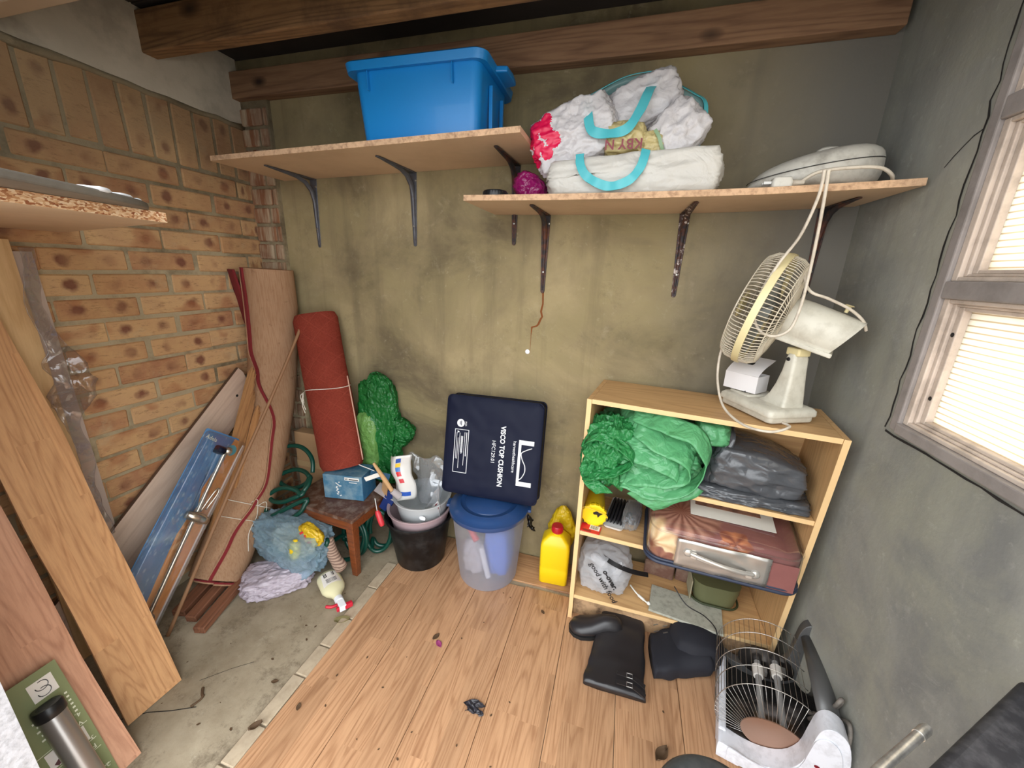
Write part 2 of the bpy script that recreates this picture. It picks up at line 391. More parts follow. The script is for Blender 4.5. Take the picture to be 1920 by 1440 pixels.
def m_pane():
    k = NT('reeded_wired_glass'); g = k.geo(); z = k.xyz(g)[2]
    h = k.math('SINE', k.math('MULTIPLY', z, 2 * pi / .0125)); dirt = k.noise(g, 7, 5, .6)
    c = k.mix(k.ramp(h if False else k.math('ADD', k.math('MULTIPLY', h, .5), .5), [(.05, .0), (.2, 1.0)]), srgb(196, 178, 150), srgb(250, 246, 236))
    c = k.mix(k.ramp(dirt, [(.5, 0.0), (.75, .5)]), c, srgb(232, 214, 184))
    t = k.n('ShaderNodeBsdfTranslucent'); k.l(c, t.inputs[0]); k.set(Base_Color=c, Roughness=.25)
    mx = k.n('ShaderNodeMixShader'); mx.inputs[0].default_value = .85; k.l(k.b.outputs[0], mx.inputs[1]); k.l(t.outputs[0], mx.inputs[2])
    b = k.bump(h, .5, .002); k.l(mx.outputs[0], k.t.nodes['Material Output'].inputs[0]); return k.m
M_pane = m_pane()
M_ground = plain('outside_paving', srgb(122, 118, 112), .9, var=.1)

# ---------------------------------------------------------------- structure
YB, XL, XR, ZC = 1.513, -1.665, .645, 2.1
Y0 = .27
def struct(o): o['kind'] = 'structure'; return o
floor = struct(MB().box(((XL + XR) / 2, .65, -.05), (XR - XL + .4, 1.9, .1)).build('floor', M_conc))
wall_back = struct(MB().box(((XL + XR) / 2, YB + .06, 1.05), (XR - XL + .4, .12, 2.2)).build('wall_back', M_back))
wall_left = struct(MB().box((XL - .0575, .82, 1.05), (.12, 1.4, 2.2)).build('wall_left', M_mortar))
# right wall with the window opening: pieces round it, one mesh
WY0, WY1, WZ0, WZ1 = .33, 1.085, .965, 2.0
wr = MB()
wr.box((XR + .06, (WY1 + YB) / 2, 1.05), (.12, YB - WY1, 2.2)); wr.box((XR + .06, (.13 + WY1) / 2, (WZ0 - .05) / 2), (.12, WY1 - .13, WZ0 + .05))
wr.box((XR + .06, (.13 + WY0) / 2, 1.55), (.12, WY0 - .13, 1.2)); wr.box((XR + .06, (WY0 + WY1) / 2, (WZ1 + 2.15) / 2), (.12, WY1 - WY0, 2.15 - WZ1))
wall_right = struct(wr.build('wall_right', M_right))
wall_front = struct(MB().box(((XL - 1.03) / 2 - .05, .18, 1.05), (-1.03 - XL + .1, .14, 2.2)).build('wall_front', M_white))
ceiling = struct(MB().box(((XL + XR) / 2, .82, ZC + .06), (XR - XL + .4, 1.6, .08)).build('ceiling', M_felt))
# roof boarding laid as separate boards under the roof
for i in range(11):
    b = MB().box(((XL + XR) / 2, .2 + i * .125, ZC + .008), (XR - XL, .118, .02)).build('roof_board', M_felt, ceiling)
trim_1 = struct(MB().box(((XL + XR) / 2 - .01, YB - .026, 1.995), (XR - XL - .02, .05, .095)).build('trim_1', M_plate, bevel=.003))
trim_2 = struct(MB().box(((XL + XR) / 2, 1.17, 2.026), (XR - XL + .02, .05, .118)).build('trim_2', M_old, bevel=.004))
trim_3 = struct(MB().box(((XL + XR) / 2, .745, 1.985), (XR - XL + .02, .045, .25)).build('trim_3', plain('pale_lintel_board', srgb(206, 184, 156), .7, var=.1), bevel=.004))
trim_4 = struct(MB().box((XL + .004, .9, 1.98), (.014, 1.2, .245)).build('trim_4', M_band, bevel=.004))
bpy.context.view_layer.update()

# bricks: a few rough meshes shared by all of them
def brick_mesh(nm, L, Hh, D, seed, m):
    bm = bmesh.new(); bmesh.ops.create_cube(bm, size=1)
    for v in bm.verts: v.co = V((v.co.x * D, v.co.y * L, v.co.z * Hh))
    bmesh.ops.bevel(bm, geom=bm.edges[:], offset=.004, segments=1, affect='EDGES')
    for v in bm.verts:
        n = mn.noise_vector(v.co * 22 + V((seed * 3.1, seed, -seed))); v.co += n * .0022
    me = bpy.data.meshes.new(nm); bm.to_mesh(me); bm.free(); me.materials.append(m); return me
def place(me, nm, parent, loc, rot=None):
    o = bpy.data.objects.new(nm, me); COL.objects.link(o); o.parent = parent; o.location = loc
    if rot: o.rotation_euler = rot
    return o
str_m = [brick_mesh('brick', .214, .065, .03, i, M_brick) for i in range(5)]
sol_m = [brick_mesh('brick', .068, .208, .03, i + 9, M_brick) for i in range(4)]
Zs = 1.637; CH = .0767; BL = .2235
for i in range(18):                                   # soldier course
    y = 1.475 - i * .0772
    if y < .3: break
    place(sol_m[i % 4], 'brick', wall_left, (XL - .008 + random.uniform(-.002, .002), y, Zs + .112 + random.uniform(-.003, .003)), (random.uniform(-.02, .02), 0, 0))
for c in range(21):
    z = Zs - CH * (c + .5); first = 1.197 if c % 2 == 0 else 1.0865
    for kx in range(-4, 3):
        y0 = first + kx * BL + random.uniform(-.006, .006); y1 = y0 + BL
        a, b = max(y0 + .005, .26), min(y1 - .005, 1.508)
        if b - a < .03: continue
        o = place(random.choice(str_m), 'brick', wall_left, (XL - .008 + random.uniform(-.0025, .0025), (a + b) / 2, z + random.uniform(-.002, .002)), (random.uniform(-.008, .008), 0, random.uniform(-.01, .01)))
        o.scale.y = (b - a) / .214
pil_m = [brick_mesh('brick', .066, .064, .03, i + 20, M_smear) for i in range(3)]
pil = MB().box((-1.59, YB - .006, 1.0), (.15, .02, 1.95)).build('brick_return', M_mortar, wall_back)
for c in range(25):
    z = 1.925 - CH * (c + .5)
    for x, sx in ((-1.6155, 1.25), (-1.541, .55)) if c % 2 else ((-1.6, 1.7), (-1.5275, .16)):
        o = place(pil_m[c % 3], 'brick', wall_back, (x, YB - .012, z), (0, 0, pi / 2)); o.scale.y = sx
# uneven mortar cove where band and soldier course meet
g = MB().tube([(XL + .004, .3 + i * .06, 1.855 + random.uniform(-.006, .006)) for i in range(21)], [.012 + random.uniform(-.004, .004) for i in range(21)], 8).build('mortar_fillet', M_mortar, wall_left, 180)

# rust run under the rusty bracket, settlement cracks
M_rust = plain('rust_stain', srgb(124, 70, 30), .9, var=.3)
M_crack = plain('crack_dark', srgb(34, 30, 28), 1)
def crack(nm, pts, r, m, parent, axis):
    mb = MB(); L = []; R_ = []
    for i, p in enumerate(pts):
        p = V(p); rr = (r[i] if isinstance(r, list) else r) * random.uniform(.6, 1.3)
        t = (V(pts[min(i + 1, len(pts) - 1)]) - V(pts[max(i - 1, 0)])).normalized(); s = t.cross(V(axis)).normalized()
        L.append(p + s * rr); R_.append(p - s * rr)
    n = len(pts); mb.add(L + R_, [(i, i + 1, n + i + 1, n + i) for i in range(n - 1)])
    return mb.build(nm, m, parent)
yb = YB - .0012
crack('rust_stain', [(-.314, yb, 1.225), (-.312, yb, 1.18), (-.318, yb, 1.15), (-.312, yb, 1.13), (-.318, yb, 1.12), (-.326, yb, 1.1), (-.333, yb, 1.092), (-.352, yb, 1.086), (-.354, yb, 1.05), (-.356, yb, .98)], [.005, .005, .005, .005, .004, .004, .005, .004, .0015, .001], M_rust, wall_back, (0, 1, 0))
xr = XR - .0012
crack('crack', [(xr, WY1 + .02 + random.uniform(-.004, .006), .96 + i * .03) for i in range(35)], .0024, M_crack, wall_right, (1, 0, 0))
crack('crack', [(xr, WY1 + .02 - i * .035, .955 - abs(random.uniform(-.002, .004))) for i in range(22)], .0024, M_crack, wall_right, (1, 0, 0))
crack('crack', [(xr, WY1 + .02 + i * .02, 1.60 - i * .012 + random.uniform(-.008, .008)) for i in range(5)], .0015, M_crack, wall_right, (1, 0, 0))
crack('crack', [(-1.3 + i * .06, .47 + i * .03 + random.uniform(-.006, .006), .0012) for i in range(4)], .0012, M_crack, floor, (0, 0, 1))
crack('crack', [(-1.19, .62, .0012), (-1.13, .68, .0012), (-1.08, .72, .0012)], .0009, M_crack, floor, (0, 0, 1))

# laminate planks and stone edging on the slab
def plank(x0, x1, y0, y1, m=M_lam, t=.008):
    cx, cy = (x0 + x1) / 2, (y0 + y1) / 2
    o = MB().box((0, 0, 0), (x1 - x0 - .0016, y1 - y0 - .0016, t)).build('plank', m, floor, bevel=.0008, seg=1); o.location = (cx, cy, t / 2 + random.uniform(0, .0006)); return o
xs = [-.87, -.675, -.48, -.285, -.0925, .1015, .296, .491, .642]
for i in range(8):
    far = 1.505 if i < 2 else (1.318 if i > 2 else 1.312)
    plank(xs[i], xs[i + 1], .0, far)
plank(-.479, .642, 1.338, 1.508, M_lamx)
y = .05
while y < 1.17:
    L = random.uniform(.1, .17); o = MB().box((0, 0, 0), (.046, L - .004, .008)).build('edging_tile', M_tile, floor, bevel=.003, seg=1); o.location = (-.895 + random.uniform(-.002, .002), y + L / 2, .004); y += L
outside = struct(MB().box((-.5, -2.2, -.07), (7, 4.6, .04)).build('ground', M_ground))

# window: frame, rails, sashes, panes
window_1 = bpy.data.objects.new('window_1', None); COL.objects.link(window_1); struct(window_1)
def wbox(nm, y0, y1, z0, z1, x0, x1, m, bev=.003):
    return MB().box(((x0 + x1) / 2, (y0 + y1) / 2, (z0 + z1) / 2), (x1 - x0, y1 - y0, z1 - z0)).build(nm, m, window_1, bevel=bev)
FX = XR - .006
wbox('frame_jamb', WY1 - .022, WY1 + .004, WZ0, WZ1, FX, XR + .1, M_framed)
wbox('frame_jamb', WY0, WY0 + .022, WZ0, WZ1, FX, XR + .1, M_framed)
wbox('frame_sill', WY0 + .022, WY1 - .022, WZ0 - .002, WZ0 + .022, FX - .004, XR + .1, M_framed)
wbox('frame_head', WY0 + .022, WY1 - .022, WZ1 - .04, WZ1, FX, XR + .1, M_framed)
rails = [(1.272, 1.308), (1.602, 1.642)]
for a, b in rails: wbox('transom', WY0 + .022, WY1 - .022, a, b, FX, XR + .1, M_framed)
edges = [WZ0 + .022, 1.272, 1.308, 1.602, 1.642, WZ1 - .04]
for i in range(3):
    z0, z1 = edges[2 * i], edges[2 * i + 1]; y0, y1 = WY0 + .022, WY1 - .022
    for st, (dx, wd) in enumerate(((.002, .016), (.010, .010), (.016, .014))):
        xa = XR + dx; off = sum((.016, .010, .014)[:st])
        nm = 'sash_bead'
        a0, a1, c0, c1 = y0 + off, y1 - off, z0 + off * .55, z1 - off * .55
        wbox(nm, a1 - wd, a1, c0, c1, xa, XR + .1, M_frame, .002); wbox(nm, a0, a0 + wd, c0, c1, xa, XR + .1, M_frame, .002)
        wbox(nm, a0 + wd, a1 - wd, c0, c0 + wd * .55, xa, XR + .1, M_frame, .002); wbox(nm, a0 + wd, a1 - wd, c1 - wd * .55, c1, xa, XR + .1, M_frame, .002)
    off = .04
    wbox('pane', y0 + off, y1 - off, z0 + off * .5, z1 - off * .5, XR + .03, XR + .036, M_pane, 0)
for zz, yy in ((1.06, 1.03), (1.2, 1.03)):
    MB().lathe([(0, .002), (.004, .001), (.005, 0)], 10, Matrix.Translation((XR + .0155, yy, zz)) @ Matrix.Rotation(-pi / 2, 4, 'Y')).build('nail_head', M_crack, window_1)

# ---------------------------------------------------------------- wall shelves and brackets
M_shelf = plain('beige_melamine', srgb(206, 178, 146), .55, var=.06, dirt=srgb(168, 138, 106), dscale=4, dirt_amt=.4)
M_chip = plain('raw_chipboard_edge', srgb(206, 170, 136), .9, var=.3, bump=.5, bscale=160, dirt=srgb(120, 84, 60), dscale=70, dirt_amt=.7)
M_brk = plain('grey_pressed_steel', srgb(92, 94, 102), .45, .4, var=.15, dirt=srgb(74, 60, 52), dscale=30, dirt_amt=.6)
M_rusty = plain('rusting_black_steel', srgb(50, 46, 48), .6, .2, var=.2, dirt=srgb(118, 66, 44), dscale=26, dirt_amt=1.0)
def m_flake():
    k = NT('flaking_paint_steel'); co = k.coord(); n = k.noise(co, 45, 5, .7)
    c = k.ramp(n, [(.44, srgb(44, 40, 44)), (.5, srgb(84, 48, 36)), (.57, srgb(60, 44, 40)), (.62, srgb(196, 184, 178))]); k.set(Base_Color=c, Roughness=.6); k.bump(n, .6, .003); return k.m
M_flake = m_flake()
M_screw = plain('steel_screw', srgb(170, 168, 164), .35, .9)

def shelf(nm, label, x0, x1, zl, zr, y0, sag=None, grp=None):
    t = thing(nm, label, 'shelf', (x0, YB - .003, zl), group=grp)
    n = 24; top = []; 
    def zz(u): return (zr - zl) * u + (sag(u) if sag else 0)
    for th, nm2, m, ya, yb_ in ((.016, 'board', M_shelf, -(YB - y0) + .0025, 0), (.0162, 'edge_band', M_chip, -(YB - y0), -(YB - y0) + .0025)):
        rings = [[V(((x1 - x0) * i / n, ya, zz(i / n))), V(((x1 - x0) * i / n, yb_, zz(i / n))), V(((x1 - x0) * i / n, yb_, zz(i / n) + th)), V(((x1 - x0) * i / n, ya, zz(i / n) + th))] for i in range(n + 1)]
        MB().loft(rings).build(nm2, m, t)
    return t
US0, US1, UZL, UZR = -1.485, -.335, 1.645, 1.672
shelf('wall_shelf', 'long beige upper wall shelf holding the blue crate', US0, US1, UZL, UZR, 1.19)
uz = lambda x: UZL + (UZR - UZL) * (x - US0) / (US1 - US0) + .016
LS0, LS1 = -.515, .632
lsag = lambda u: .010 * max(0, (u - .7) / .3) ** 1.6 * 1.0 - .004 * sin(pi * min(1, u / .8))
shelf('wall_shelf', 'lower beige wall shelf bowed in the middle, under the shopping bag', LS0, LS1, 1.503, 1.508, 1.21, lsag)
lz = lambda x: 1.503 + .005 * (x - LS0) / (LS1 - LS0) + lsag((x - LS0) / (LS1 - LS0)) + .0165

def bracket(x, ztop, L, D, m, label, grp=None):
    t = thing('shelf_bracket', label, 'bracket', (x, YB - .001, ztop), group=grp)
    wp = []
    n = 10
    w0, w1 = .017, .0075
    # wall plate, tapering, rounded tip
    poly = [(-w0, 0), (w0, 0), (w1, -L + w1)] + [(w1 * cos(a), -L + w1 + w1 * sin(a)) for a in [-pi * i / 6 for i in range(1, 6)]] + [(-w1, -L + w1)]
    F = Matrix(((1, 0, 0, 0), (0, 0, -1, 0), (0, 1, 0, 0), (0, 0, 0, 1)))
    MB().prism(poly, 0.001, .004, F).build('wall_plate', m, t, bevel=.001, seg=1)
    poly = [(-w0, 0), (w0, 0), (w1, D - w1)] + [(w1 * cos(a), D - w1 + w1 * sin(a)) for a in [pi * i / 6 for i in range(1, 6)]] + [(-w1, D - w1)]
    F2 = Matrix(((1, 0, 0, 0), (0, -1, 0, 0), (0, 0, -1, 0), (0, 0, 0, 1)))
    MB().prism(poly, .001, .004, F2).build('shelf_plate', m, t, bevel=.001, seg=1)
    rib = [(0, -.002), (0, -L * .93), (.004, -L * .94), (.012, -L * .75), (.02, -.085), (.034, -.05), (.062, -.031), (D * .7, -.017), (D * .92, -.006), (D * .93, -.002)]
    F3 = Matrix(((0, 0, 1, 0), (-1, 0, 0, 0), (0, 1, 0, 0), (0, 0, 0, 1)))
    for s in (-1, 1):
        vs = [(p[0], p[1]) for p in rib]; k = len(vs)
        a = [V((s * (.0085 if p[0] < .05 and p[1] < -.04 else .0085) * (1 - .5 * min(1, max(-p[1] / L, p[0] / D))), -p[0], p[1])) for p in rib]
        b = [V((s * .0025, q.y * 1.06, q.z * 1.02)) for q in a]
    mb = MB()
    left = []; 
    def ringat(f0, depth, axis):
        pass
    # raised channel along both arms, swept with shrinking half-round section
    pts = [(0, -L * .95), (0, -L * .6), (0, -.09), (.012, -.045), (.045, -.014), (.09, -.002), (D * .6, 0), (D * .95, 0)]
    rings = []
    for i, (d, z) in enumerate(pts):
        a = pts[max(0, i - 1)]; b = pts[min(len(pts) - 1, i + 1)]; tx, tz = b[0] - a[0], b[1] - a[1]; l = math.hypot(tx, tz); nx, nz = tz / l, -tx / l
        f = min(1, max(.25, 1 - max(-z / L, d / D) * .8)); hw, hh = .0095 * f + .001, .013 * f + .002
        if i in (0, len(pts) - 1): hh = .004
        ring = []
        for j in range(9):
            an = pi * j / 8; c_, s_ = cos(an) * hw, sin(an) * hh
            ring.append(V((c_, -(d + nx * s_ + .002), z + nz * s_ - .002)))
        rings.append(ring)
    mb.loft(rings, True, True).build('channel', m, t, 60)
    for z in (-.03, -L * .72): MB().lathe([(0, .003), (.003, .0025), (.0045, 0)], 12, Matrix.Translation((.012 if z > -.05 else 0, -.004 if z > -.05 else -.008, z)) @ Matrix.Rotation(pi / 2, 4, 'X')).build('screw', M_screw, t)
    return t
bracket(-1.335, uz(-1.335) - .0165, .275, .24, M_brk, 'grey steel shelf bracket at left end of the upper shelf')
bracket(-.859, uz(-.859) - .0165, .275, .24, M_brk, 'grey steel shelf bracket in the middle of the upper shelf, under the blue crate')
bracket(-.437, uz(-.437) - .0165, .275, .24, M_rusty, 'dark grey shelf bracket under right end of the upper shelf, passing behind lower shelf')
bracket(-.316, lz(-.316) - .0172, .28, .24, M_rusty, 'rusty shelf bracket at left of the lower shelf with rust run on wall below')
bracket(.158, lz(.158) - .0172, .275, .24, M_flake, 'flaking black shelf bracket in the middle of the lower shelf')
bracket(.556, lz(.556) - .0172, .26, .2, M_rusty, 'black shelf bracket beside right wall above the fan')

# ---------------------------------------------------------------- blue crate
M_blue = plain('blue_plastic', srgb(18, 126, 198), .38, var=.05, coat=.1)
t = thing('storage_crate', 'bright blue open plastic storage crate standing on the upper shelf', 'crate', (-.675, 1.345, uz(-.675) + .003), rotz=.02)
def rrect(hx, hy, r, z, n=6):
    out = []
    for cx, cy, a0 in ((hx - r, hy - r, 0), (-hx + r, hy - r, pi / 2), (-hx + r, -hy + r, pi), (hx - r, -hy + r, 1.5 * pi)):
        for i in range(n + 1):
            a = a0 + pi / 2 * i / n; out.append(V((cx + r * cos(a), cy + r * sin(a), z)))
    return out
H = .205
MB().loft([rrect(.188, .115, .028, 0), rrect(.196, .123, .03, .004), rrect(.205, .136, .03, H * .72), rrect(.207, .138, .03, H), rrect(.203, .134, .03, H), rrect(.192, .12, .03, .006)]).build('body', M_blue, t, 50)
MB().loft([rrect(.206, .137, .032, H - .022), rrect(.226, .157, .036, H - .026), rrect(.230, .161, .036, H - .004), rrect(.226, .157, .036, H), rrect(.204, .135, .03, H), rrect(.204, .135, .03, H - .02)], True, False).build('rim', M_blue, t, 50)
for sx in (-.15, .125):
    MB().box((sx, -.1425, H * .76), (.003, .012, .05)).build('rib', M_blue, t, bevel=.001)
for sy in (-.05, .06):
    MB().box((.212, sy, H * .4), (.012, .012, .14)).build('rib', M_blue, t, bevel=.002)
MB().prism([(.204, -.06), (.262, -.05), (.266, .0), (.262, .05), (.204, .06)], H - .02, H - .004).build('carry_lip', M_blue, t, bevel=.004)
MB().prism([(-.204, -.06), (-.25, -.05), (-.254, .0), (-.25, .05), (-.204, .06)][::-1], H - .03, H - .004).build('carry_lip', M_blue, t, bevel=.004)

# ---------------------------------------------------------------- shopping bag lying on the lower shelf
M_wbag = film('white_woven_plastic', srgb(226, 222, 214), 1, .35, 9, .35, .25, .04)
M_teal = plain('teal_webbing', srgb(84, 186, 196), .4, var=.12, bump=.15, bscale=30)
M_tealdk = film('teal_bag_back', srgb(120, 158, 156), 1, .35, 8, .3, .2, .1)
M_carrier = film('white_carrier_plastic', srgb(238, 234, 236), 1, .22, 12, .32, .35, .04)
M_pink = plain('magenta_print', srgb(214, 18, 74), .35)
M_cream = film('cream_bag_plastic', srgb(226, 208, 150), 1, .3, 12, .5, .3, .08)
M_maroon = plain('maroon_print', srgb(122, 24, 40), .4)
M_sage = plain('sage_green_print', srgb(128, 156, 120), .4)
zb = lz(-.03)
t = thing('shopping_bag', 'large white shopping bag with teal handles lying stuffed on the lower shelf', 'bag', (-.03, 1.25, zb))
def frontp(u, v):     # folded lower half: a flat pillow, front face towards the room
    return None
fn = lambda p, n: V((p.x, p.y, p.z + (.012 * (p.x / .24) if p.z > 0 else 0)))
b = bagmesh((.248, .10, .056), .07, 3, 5, .28, 2.2, -.05, fn); b.v = [v + V((.0, .09, .056)) for v in b.v]; b.build('lower_panel', M_wbag, t, 180)
def ucurve(w, h, k=14):
    return [V((-w / 2 + w * i / k, 0, -h * (1 - abs(2 * i / k - 1) ** 2.6))) for i in range(k + 1)]
def strap(name, pts, wdt, m, parent, normal, thick=.002, tw=0):
    pts = catmull(pts, 6); rings = []
    for i, p in enumerate(pts):
        tg = (pts[min(i + 1, len(pts) - 1)] - pts[max(0, i - 1)]).normalized(); nn = V(normal); nn = (nn - tg * nn.dot(tg)).normalized()
        nn = Matrix.Rotation(tw * sin(i * .7), 3, tg) @ nn; s = tg.cross(nn)
        rings.append([p + s * wdt / 2 - nn * thick / 2, p - s * wdt / 2 - nn * thick / 2, p - s * wdt / 2 + nn * thick / 2, p + s * wdt / 2 + nn * thick / 2])
    return MB().loft(rings).build(name, m, parent, 50)
strap('handle', [(-.142, -.005, .108), (-.138, -.016, .08), (-.12, -.024, .05), (-.085, -.028, .028), (-.045, -.029, .018), (0, -.028, .032), (.025, -.024, .06), (.035, -.015, .092), (.037, -.005, .112)], .024, M_teal, t, (0, -1, 0), tw=.3)
strap('handle', [(-.135, .075, .268), (-.135, .045, .25), (-.13, .02, .21), (-.115, .01, .17), (-.07, .004, .158), (-.02, .006, .168), (.01, .02, .215), (.028, .05, .27), (.04, .09, .305)], .026, M_teal, t, (0, -1, .2), tw=.25)
# raised teal back panel arching over the contents
bk_ = catmull([(-.265, .16, .2), (-.245, .16, .265), (-.11, .16, .325), (-.02, .16, .352), (.055, .16, .352), (.13, .16, .305), (.19, .155, .265), (.186, .15, .16), (.17, .15, .10)], 8)
def back(u, v):
    i = u * (len(bk_) - 1); a = int(min(i, len(bk_) - 2)); p = bk_[a].lerp(bk_[a + 1], i - a); c_ = V((-.03, .19, .12))
    return p.lerp(c_, .4 * (1 - v)) + V((0, .05 * (1 - v), 0)) + mn.noise_vector(p * 14) * .006
MB().grid(back, 48, 8).build('back_panel', M_tealdk, t, 180, solid=.0015)
strap('teal_binding', [tuple(back(u / 12, 1.0) + V((0, -.002, .002))) for u in range(13)], .012, M_teal, t, (0, -.5, 1))
def bag(nm, label, cat, loc, dims, mat, amp=.14, seed=1, box=.55, sc=2.6, sub=4, rot=None, flat=None, grp=None, parent=None, fn=None):
    b = bagmesh(dims, amp, seed, sub, box, sc, flat, fn)
    if parent is None:
        o = b.build(nm, mat, None, 180); M = Matrix.Translation(V(loc))
        if rot: M = M @ Matrix.Rotation(rot[2], 4, 'Z') @ Matrix.Rotation(rot[1], 4, 'Y') @ Matrix.Rotation(rot[0], 4, 'X')
        o.matrix_basis = M; tag(o, label, cat, grp); return o
    M = Matrix.Translation(V(loc))
    if rot: M = M @ Matrix.Rotation(rot[2], 4, 'Z') @ Matrix.Rotation(rot[1], 4, 'Y') @ Matrix.Rotation(rot[0], 4, 'X')
    b.v = [M @ v for v in b.v]; return b.build(nm, mat, parent, 180)
# patterned carrier: magenta patches are real faces of the bag mesh in a second material
def patterned(nm, label, cat, loc, dims, mats, test, **k):
    o = bag(nm, label, cat, loc, dims, mats[0], **k); me = o.data
    for m in mats[1:]: me.materials.append(m)
    for p in me.polygons: p.material_index = test(p.center)
    return o
def petals(c):
    q = V((c.x, c.z, 0)) * 1.0
    if c.x > -.035 or c.y > .03: return 0
    best = 9
    for cx, cz, r in ((-.115, .03, .022), (-.095, .055, .02), (-.125, -.02, .02), (-.10, .0, .016), (-.07, .03, .02), (-.06, .06, .017), (-.082, -.025, .018), (-.055, .0, .022), (-.13, .055, .02)):
        best = min(best, math.hypot(c.x - cx, c.z - cz) / r)
    return 1 if best < 1 else 0
patterned('carrier_bag', 'white plastic carrier with magenta flower print stuffed in left of the shopping bag', 'bag', (-.205, 1.33, zb + .175), (.125, .06, .085), [M_carrier, M_pink], petals, amp=.2, seed=5, sub=6, box=.5, sc=2.0, rot=(0, -.35, 0))
bag('carrier_bag', 'plain white plastic carrier crumpled at right of the shopping bag', 'bag', (.082, 1.33, zb + .165), (.065, .055, .08), M_carrier, .26, 12, .5, 2.0, 5, rot=(0, .7, 0))
bag('carrier_bag', 'white plastic carrier bunched at top of the shopping bag behind the teal handle', 'bag', (-.01, 1.355, zb + .26), (.095, .04, .062), M_carrier, .24, 21, .5, 2.0, 5, rot=(0, -.35, 0))
o = bag('sandwich_bag', 'cream bag with maroon lettering crumpled in middle of the shopping bag', 'bag', (-.055, 1.315, zb + .155), (.06, .05, .045), M_cream, .2, 33, .7, 2.2, 5)
text('KBY N', .036, Matrix.Translation((.052, -.0585, -.012)) @ Matrix.Rotation(pi / 2, 4, 'X') @ Matrix.Rotation(pi, 4, 'Z'), M_maroon, o, bold=.0006)
o = bag('sandwich_bag', 'cream bag with wavy sage green stripe in the shopping bag', 'bag', (.02, 1.312, zb + .135), (.045, .042, .036), M_cream, .22, 41, .7, 2.4, 5)
strap('stripe', [(.005, -.046, .03), (.018, -.048, .01), (.026, -.046, -.01), (.038, -.036, -.03)], .009, M_sage, o, (0, -1, 0), .001)

# small things at left end of the lower shelf
M_black = plain('black_plastic', srgb(22, 22, 24), .35)
M_mag = film('magenta_satin', srgb(140, 20, 92), 1, .2, 16, .6, .15, .3)
t = thing('ribbed_lid', 'small ribbed black plastic lid lying at left end of the lower shelf', 'dish', (-.43, 1.26, lz(-.43)))  # a loose ribbed black lid, closed side up
prof = [(.0, .019), (.03, .02), (.036, .018), (.038, .012), (.038, 0), (.034, 0), (.033, .015), (0, .015)]
MB().lathe(prof, 40).build('cap', M_black, t, 40)
for i in range(28):
    a = 2 * pi * i / 28; MB().box((.0385 * cos(a), .0385 * sin(a), .008), (.002, .003, .013), Matrix.Rotation(a, 3, 'Z')).build('grip_rib', M_black, t)
o = MB().lathe([(.0, .02), (.012, .018), (.016, .0), (.0, 0)], 20)
t = thing('satin_pouch', 'crumpled dark magenta satin pouch on the lower shelf beside white shopping bag', 'pouch', (-.335, 1.33, lz(-.33)))
bag('pouch', '', '', (0, 0, .038), (.055, .045, .04), M_mag, .25, 8, .8, 2.4, 4, rot=(0, .6, 0), parent=t)

# ---------------------------------------------------------------- foot spa with its plug and lead
M_spa = plain('dusty_white_plastic', srgb(206, 202, 192), .45, var=.05, dirt=srgb(110, 100, 86), dscale=26, dirt_amt=.5)
M_seam = plain('seam_shadow_gap', srgb(60, 58, 56), .8)
M_lead = plain('grubby_white_cable', srgb(206, 196, 180), .55, var=.12, dirt=srgb(128, 112, 96), dscale=30, dirt_amt=.5)
sz = lz(.46)
t = thing('foot_spa', 'white rounded plastic foot spa with seam at right end of the lower shelf', 'foot spa', (.455, 1.375, sz), rotz=.0)
def spa_ring(u):
    pass
rings = []
n = 48
for zf, k in ((.012, .80), (.016, .9), (.023, .96), (.032, .99), (.044, 1.0), (.056, .99), (.067, .96), (.077, .91), (.086, .83), (.093, .73), (.098, .6), (.102, .45), (.104, .27), (.1045, .02)):
    rings.append([V((.155 * k * cos(2 * pi * j / n) + .0, .115 * k * sin(2 * pi * j / n), zf + (.155 * k * cos(2 * pi * j / n)) * .22 * max(0, min(1, (zf - .012) / .05)))) for j in range(n)])
MB().loft(rings).build('shell', M_spa, t, 180)
MB().tube([V((.1545 * cos(a), .1155 * sin(a), .058 + .155 * cos(a) * .155)) for a in [2 * pi * j / 64 for j in range(30, 60)]], .0011, 6).build('seam', M_seam, t)
for x, y in ((-.07, -.05), (.09, -.05), (-.07, .05), (.09, .05)):
    MB().loft([[V((x + r * cos(2 * pi * j / 14), y + r * .7 * sin(2 * pi * j / 14), z)) for j in range(14)] for z, r in ((0, .02), (.015, .024), (.03, .028))]).build('foot', M_spa, t, 60)
MB().loft([[V((.03 + r * cos(2 * pi * j / 20), .0 + r * .7 * sin(2 * pi * j / 20), z)) for j in range(20)] for z, r in ((.1, .032), (.113, .03), (.119, .02), (.12, .002))]).build('control_knob', M_spa, t, 60)
t = thing('mains_plug', 'dirty white three pin plug lying at front of the foot spa', 'plug', (.345, 1.235, lz(.345)))
MB().loft([rrect(.022, .018, .008, 0), rrect(.024, .02, .009, .012), rrect(.02, .017, .008, .024)]).build('plug_body', M_spa, t, 50, bevel=.002)
for x, y in ((-.012, -.008), (-.012, .008)): MB().box((x - .02, y, .012), (.018, .004, .006)).build('pin', M_screw, t)
MB().tube([(.02, 0, .012), (.05, -.004, .012)], [.008, .0055], 10).build('cable_sleeve', M_lead, t, 60)
zz_ = lz(.45)
MB().tube(catmull([(.39, 1.231, zz_ + .012), (.42, 1.225, zz_ + .03), (.48, 1.22, zz_ + .036), (.54, 1.22, zz_ + .034), (.575, 1.235, zz_ + .02), (.59, 1.26, zz_ + .008)]), .0042, 8).build('cable', M_lead, t, 180, world=True)

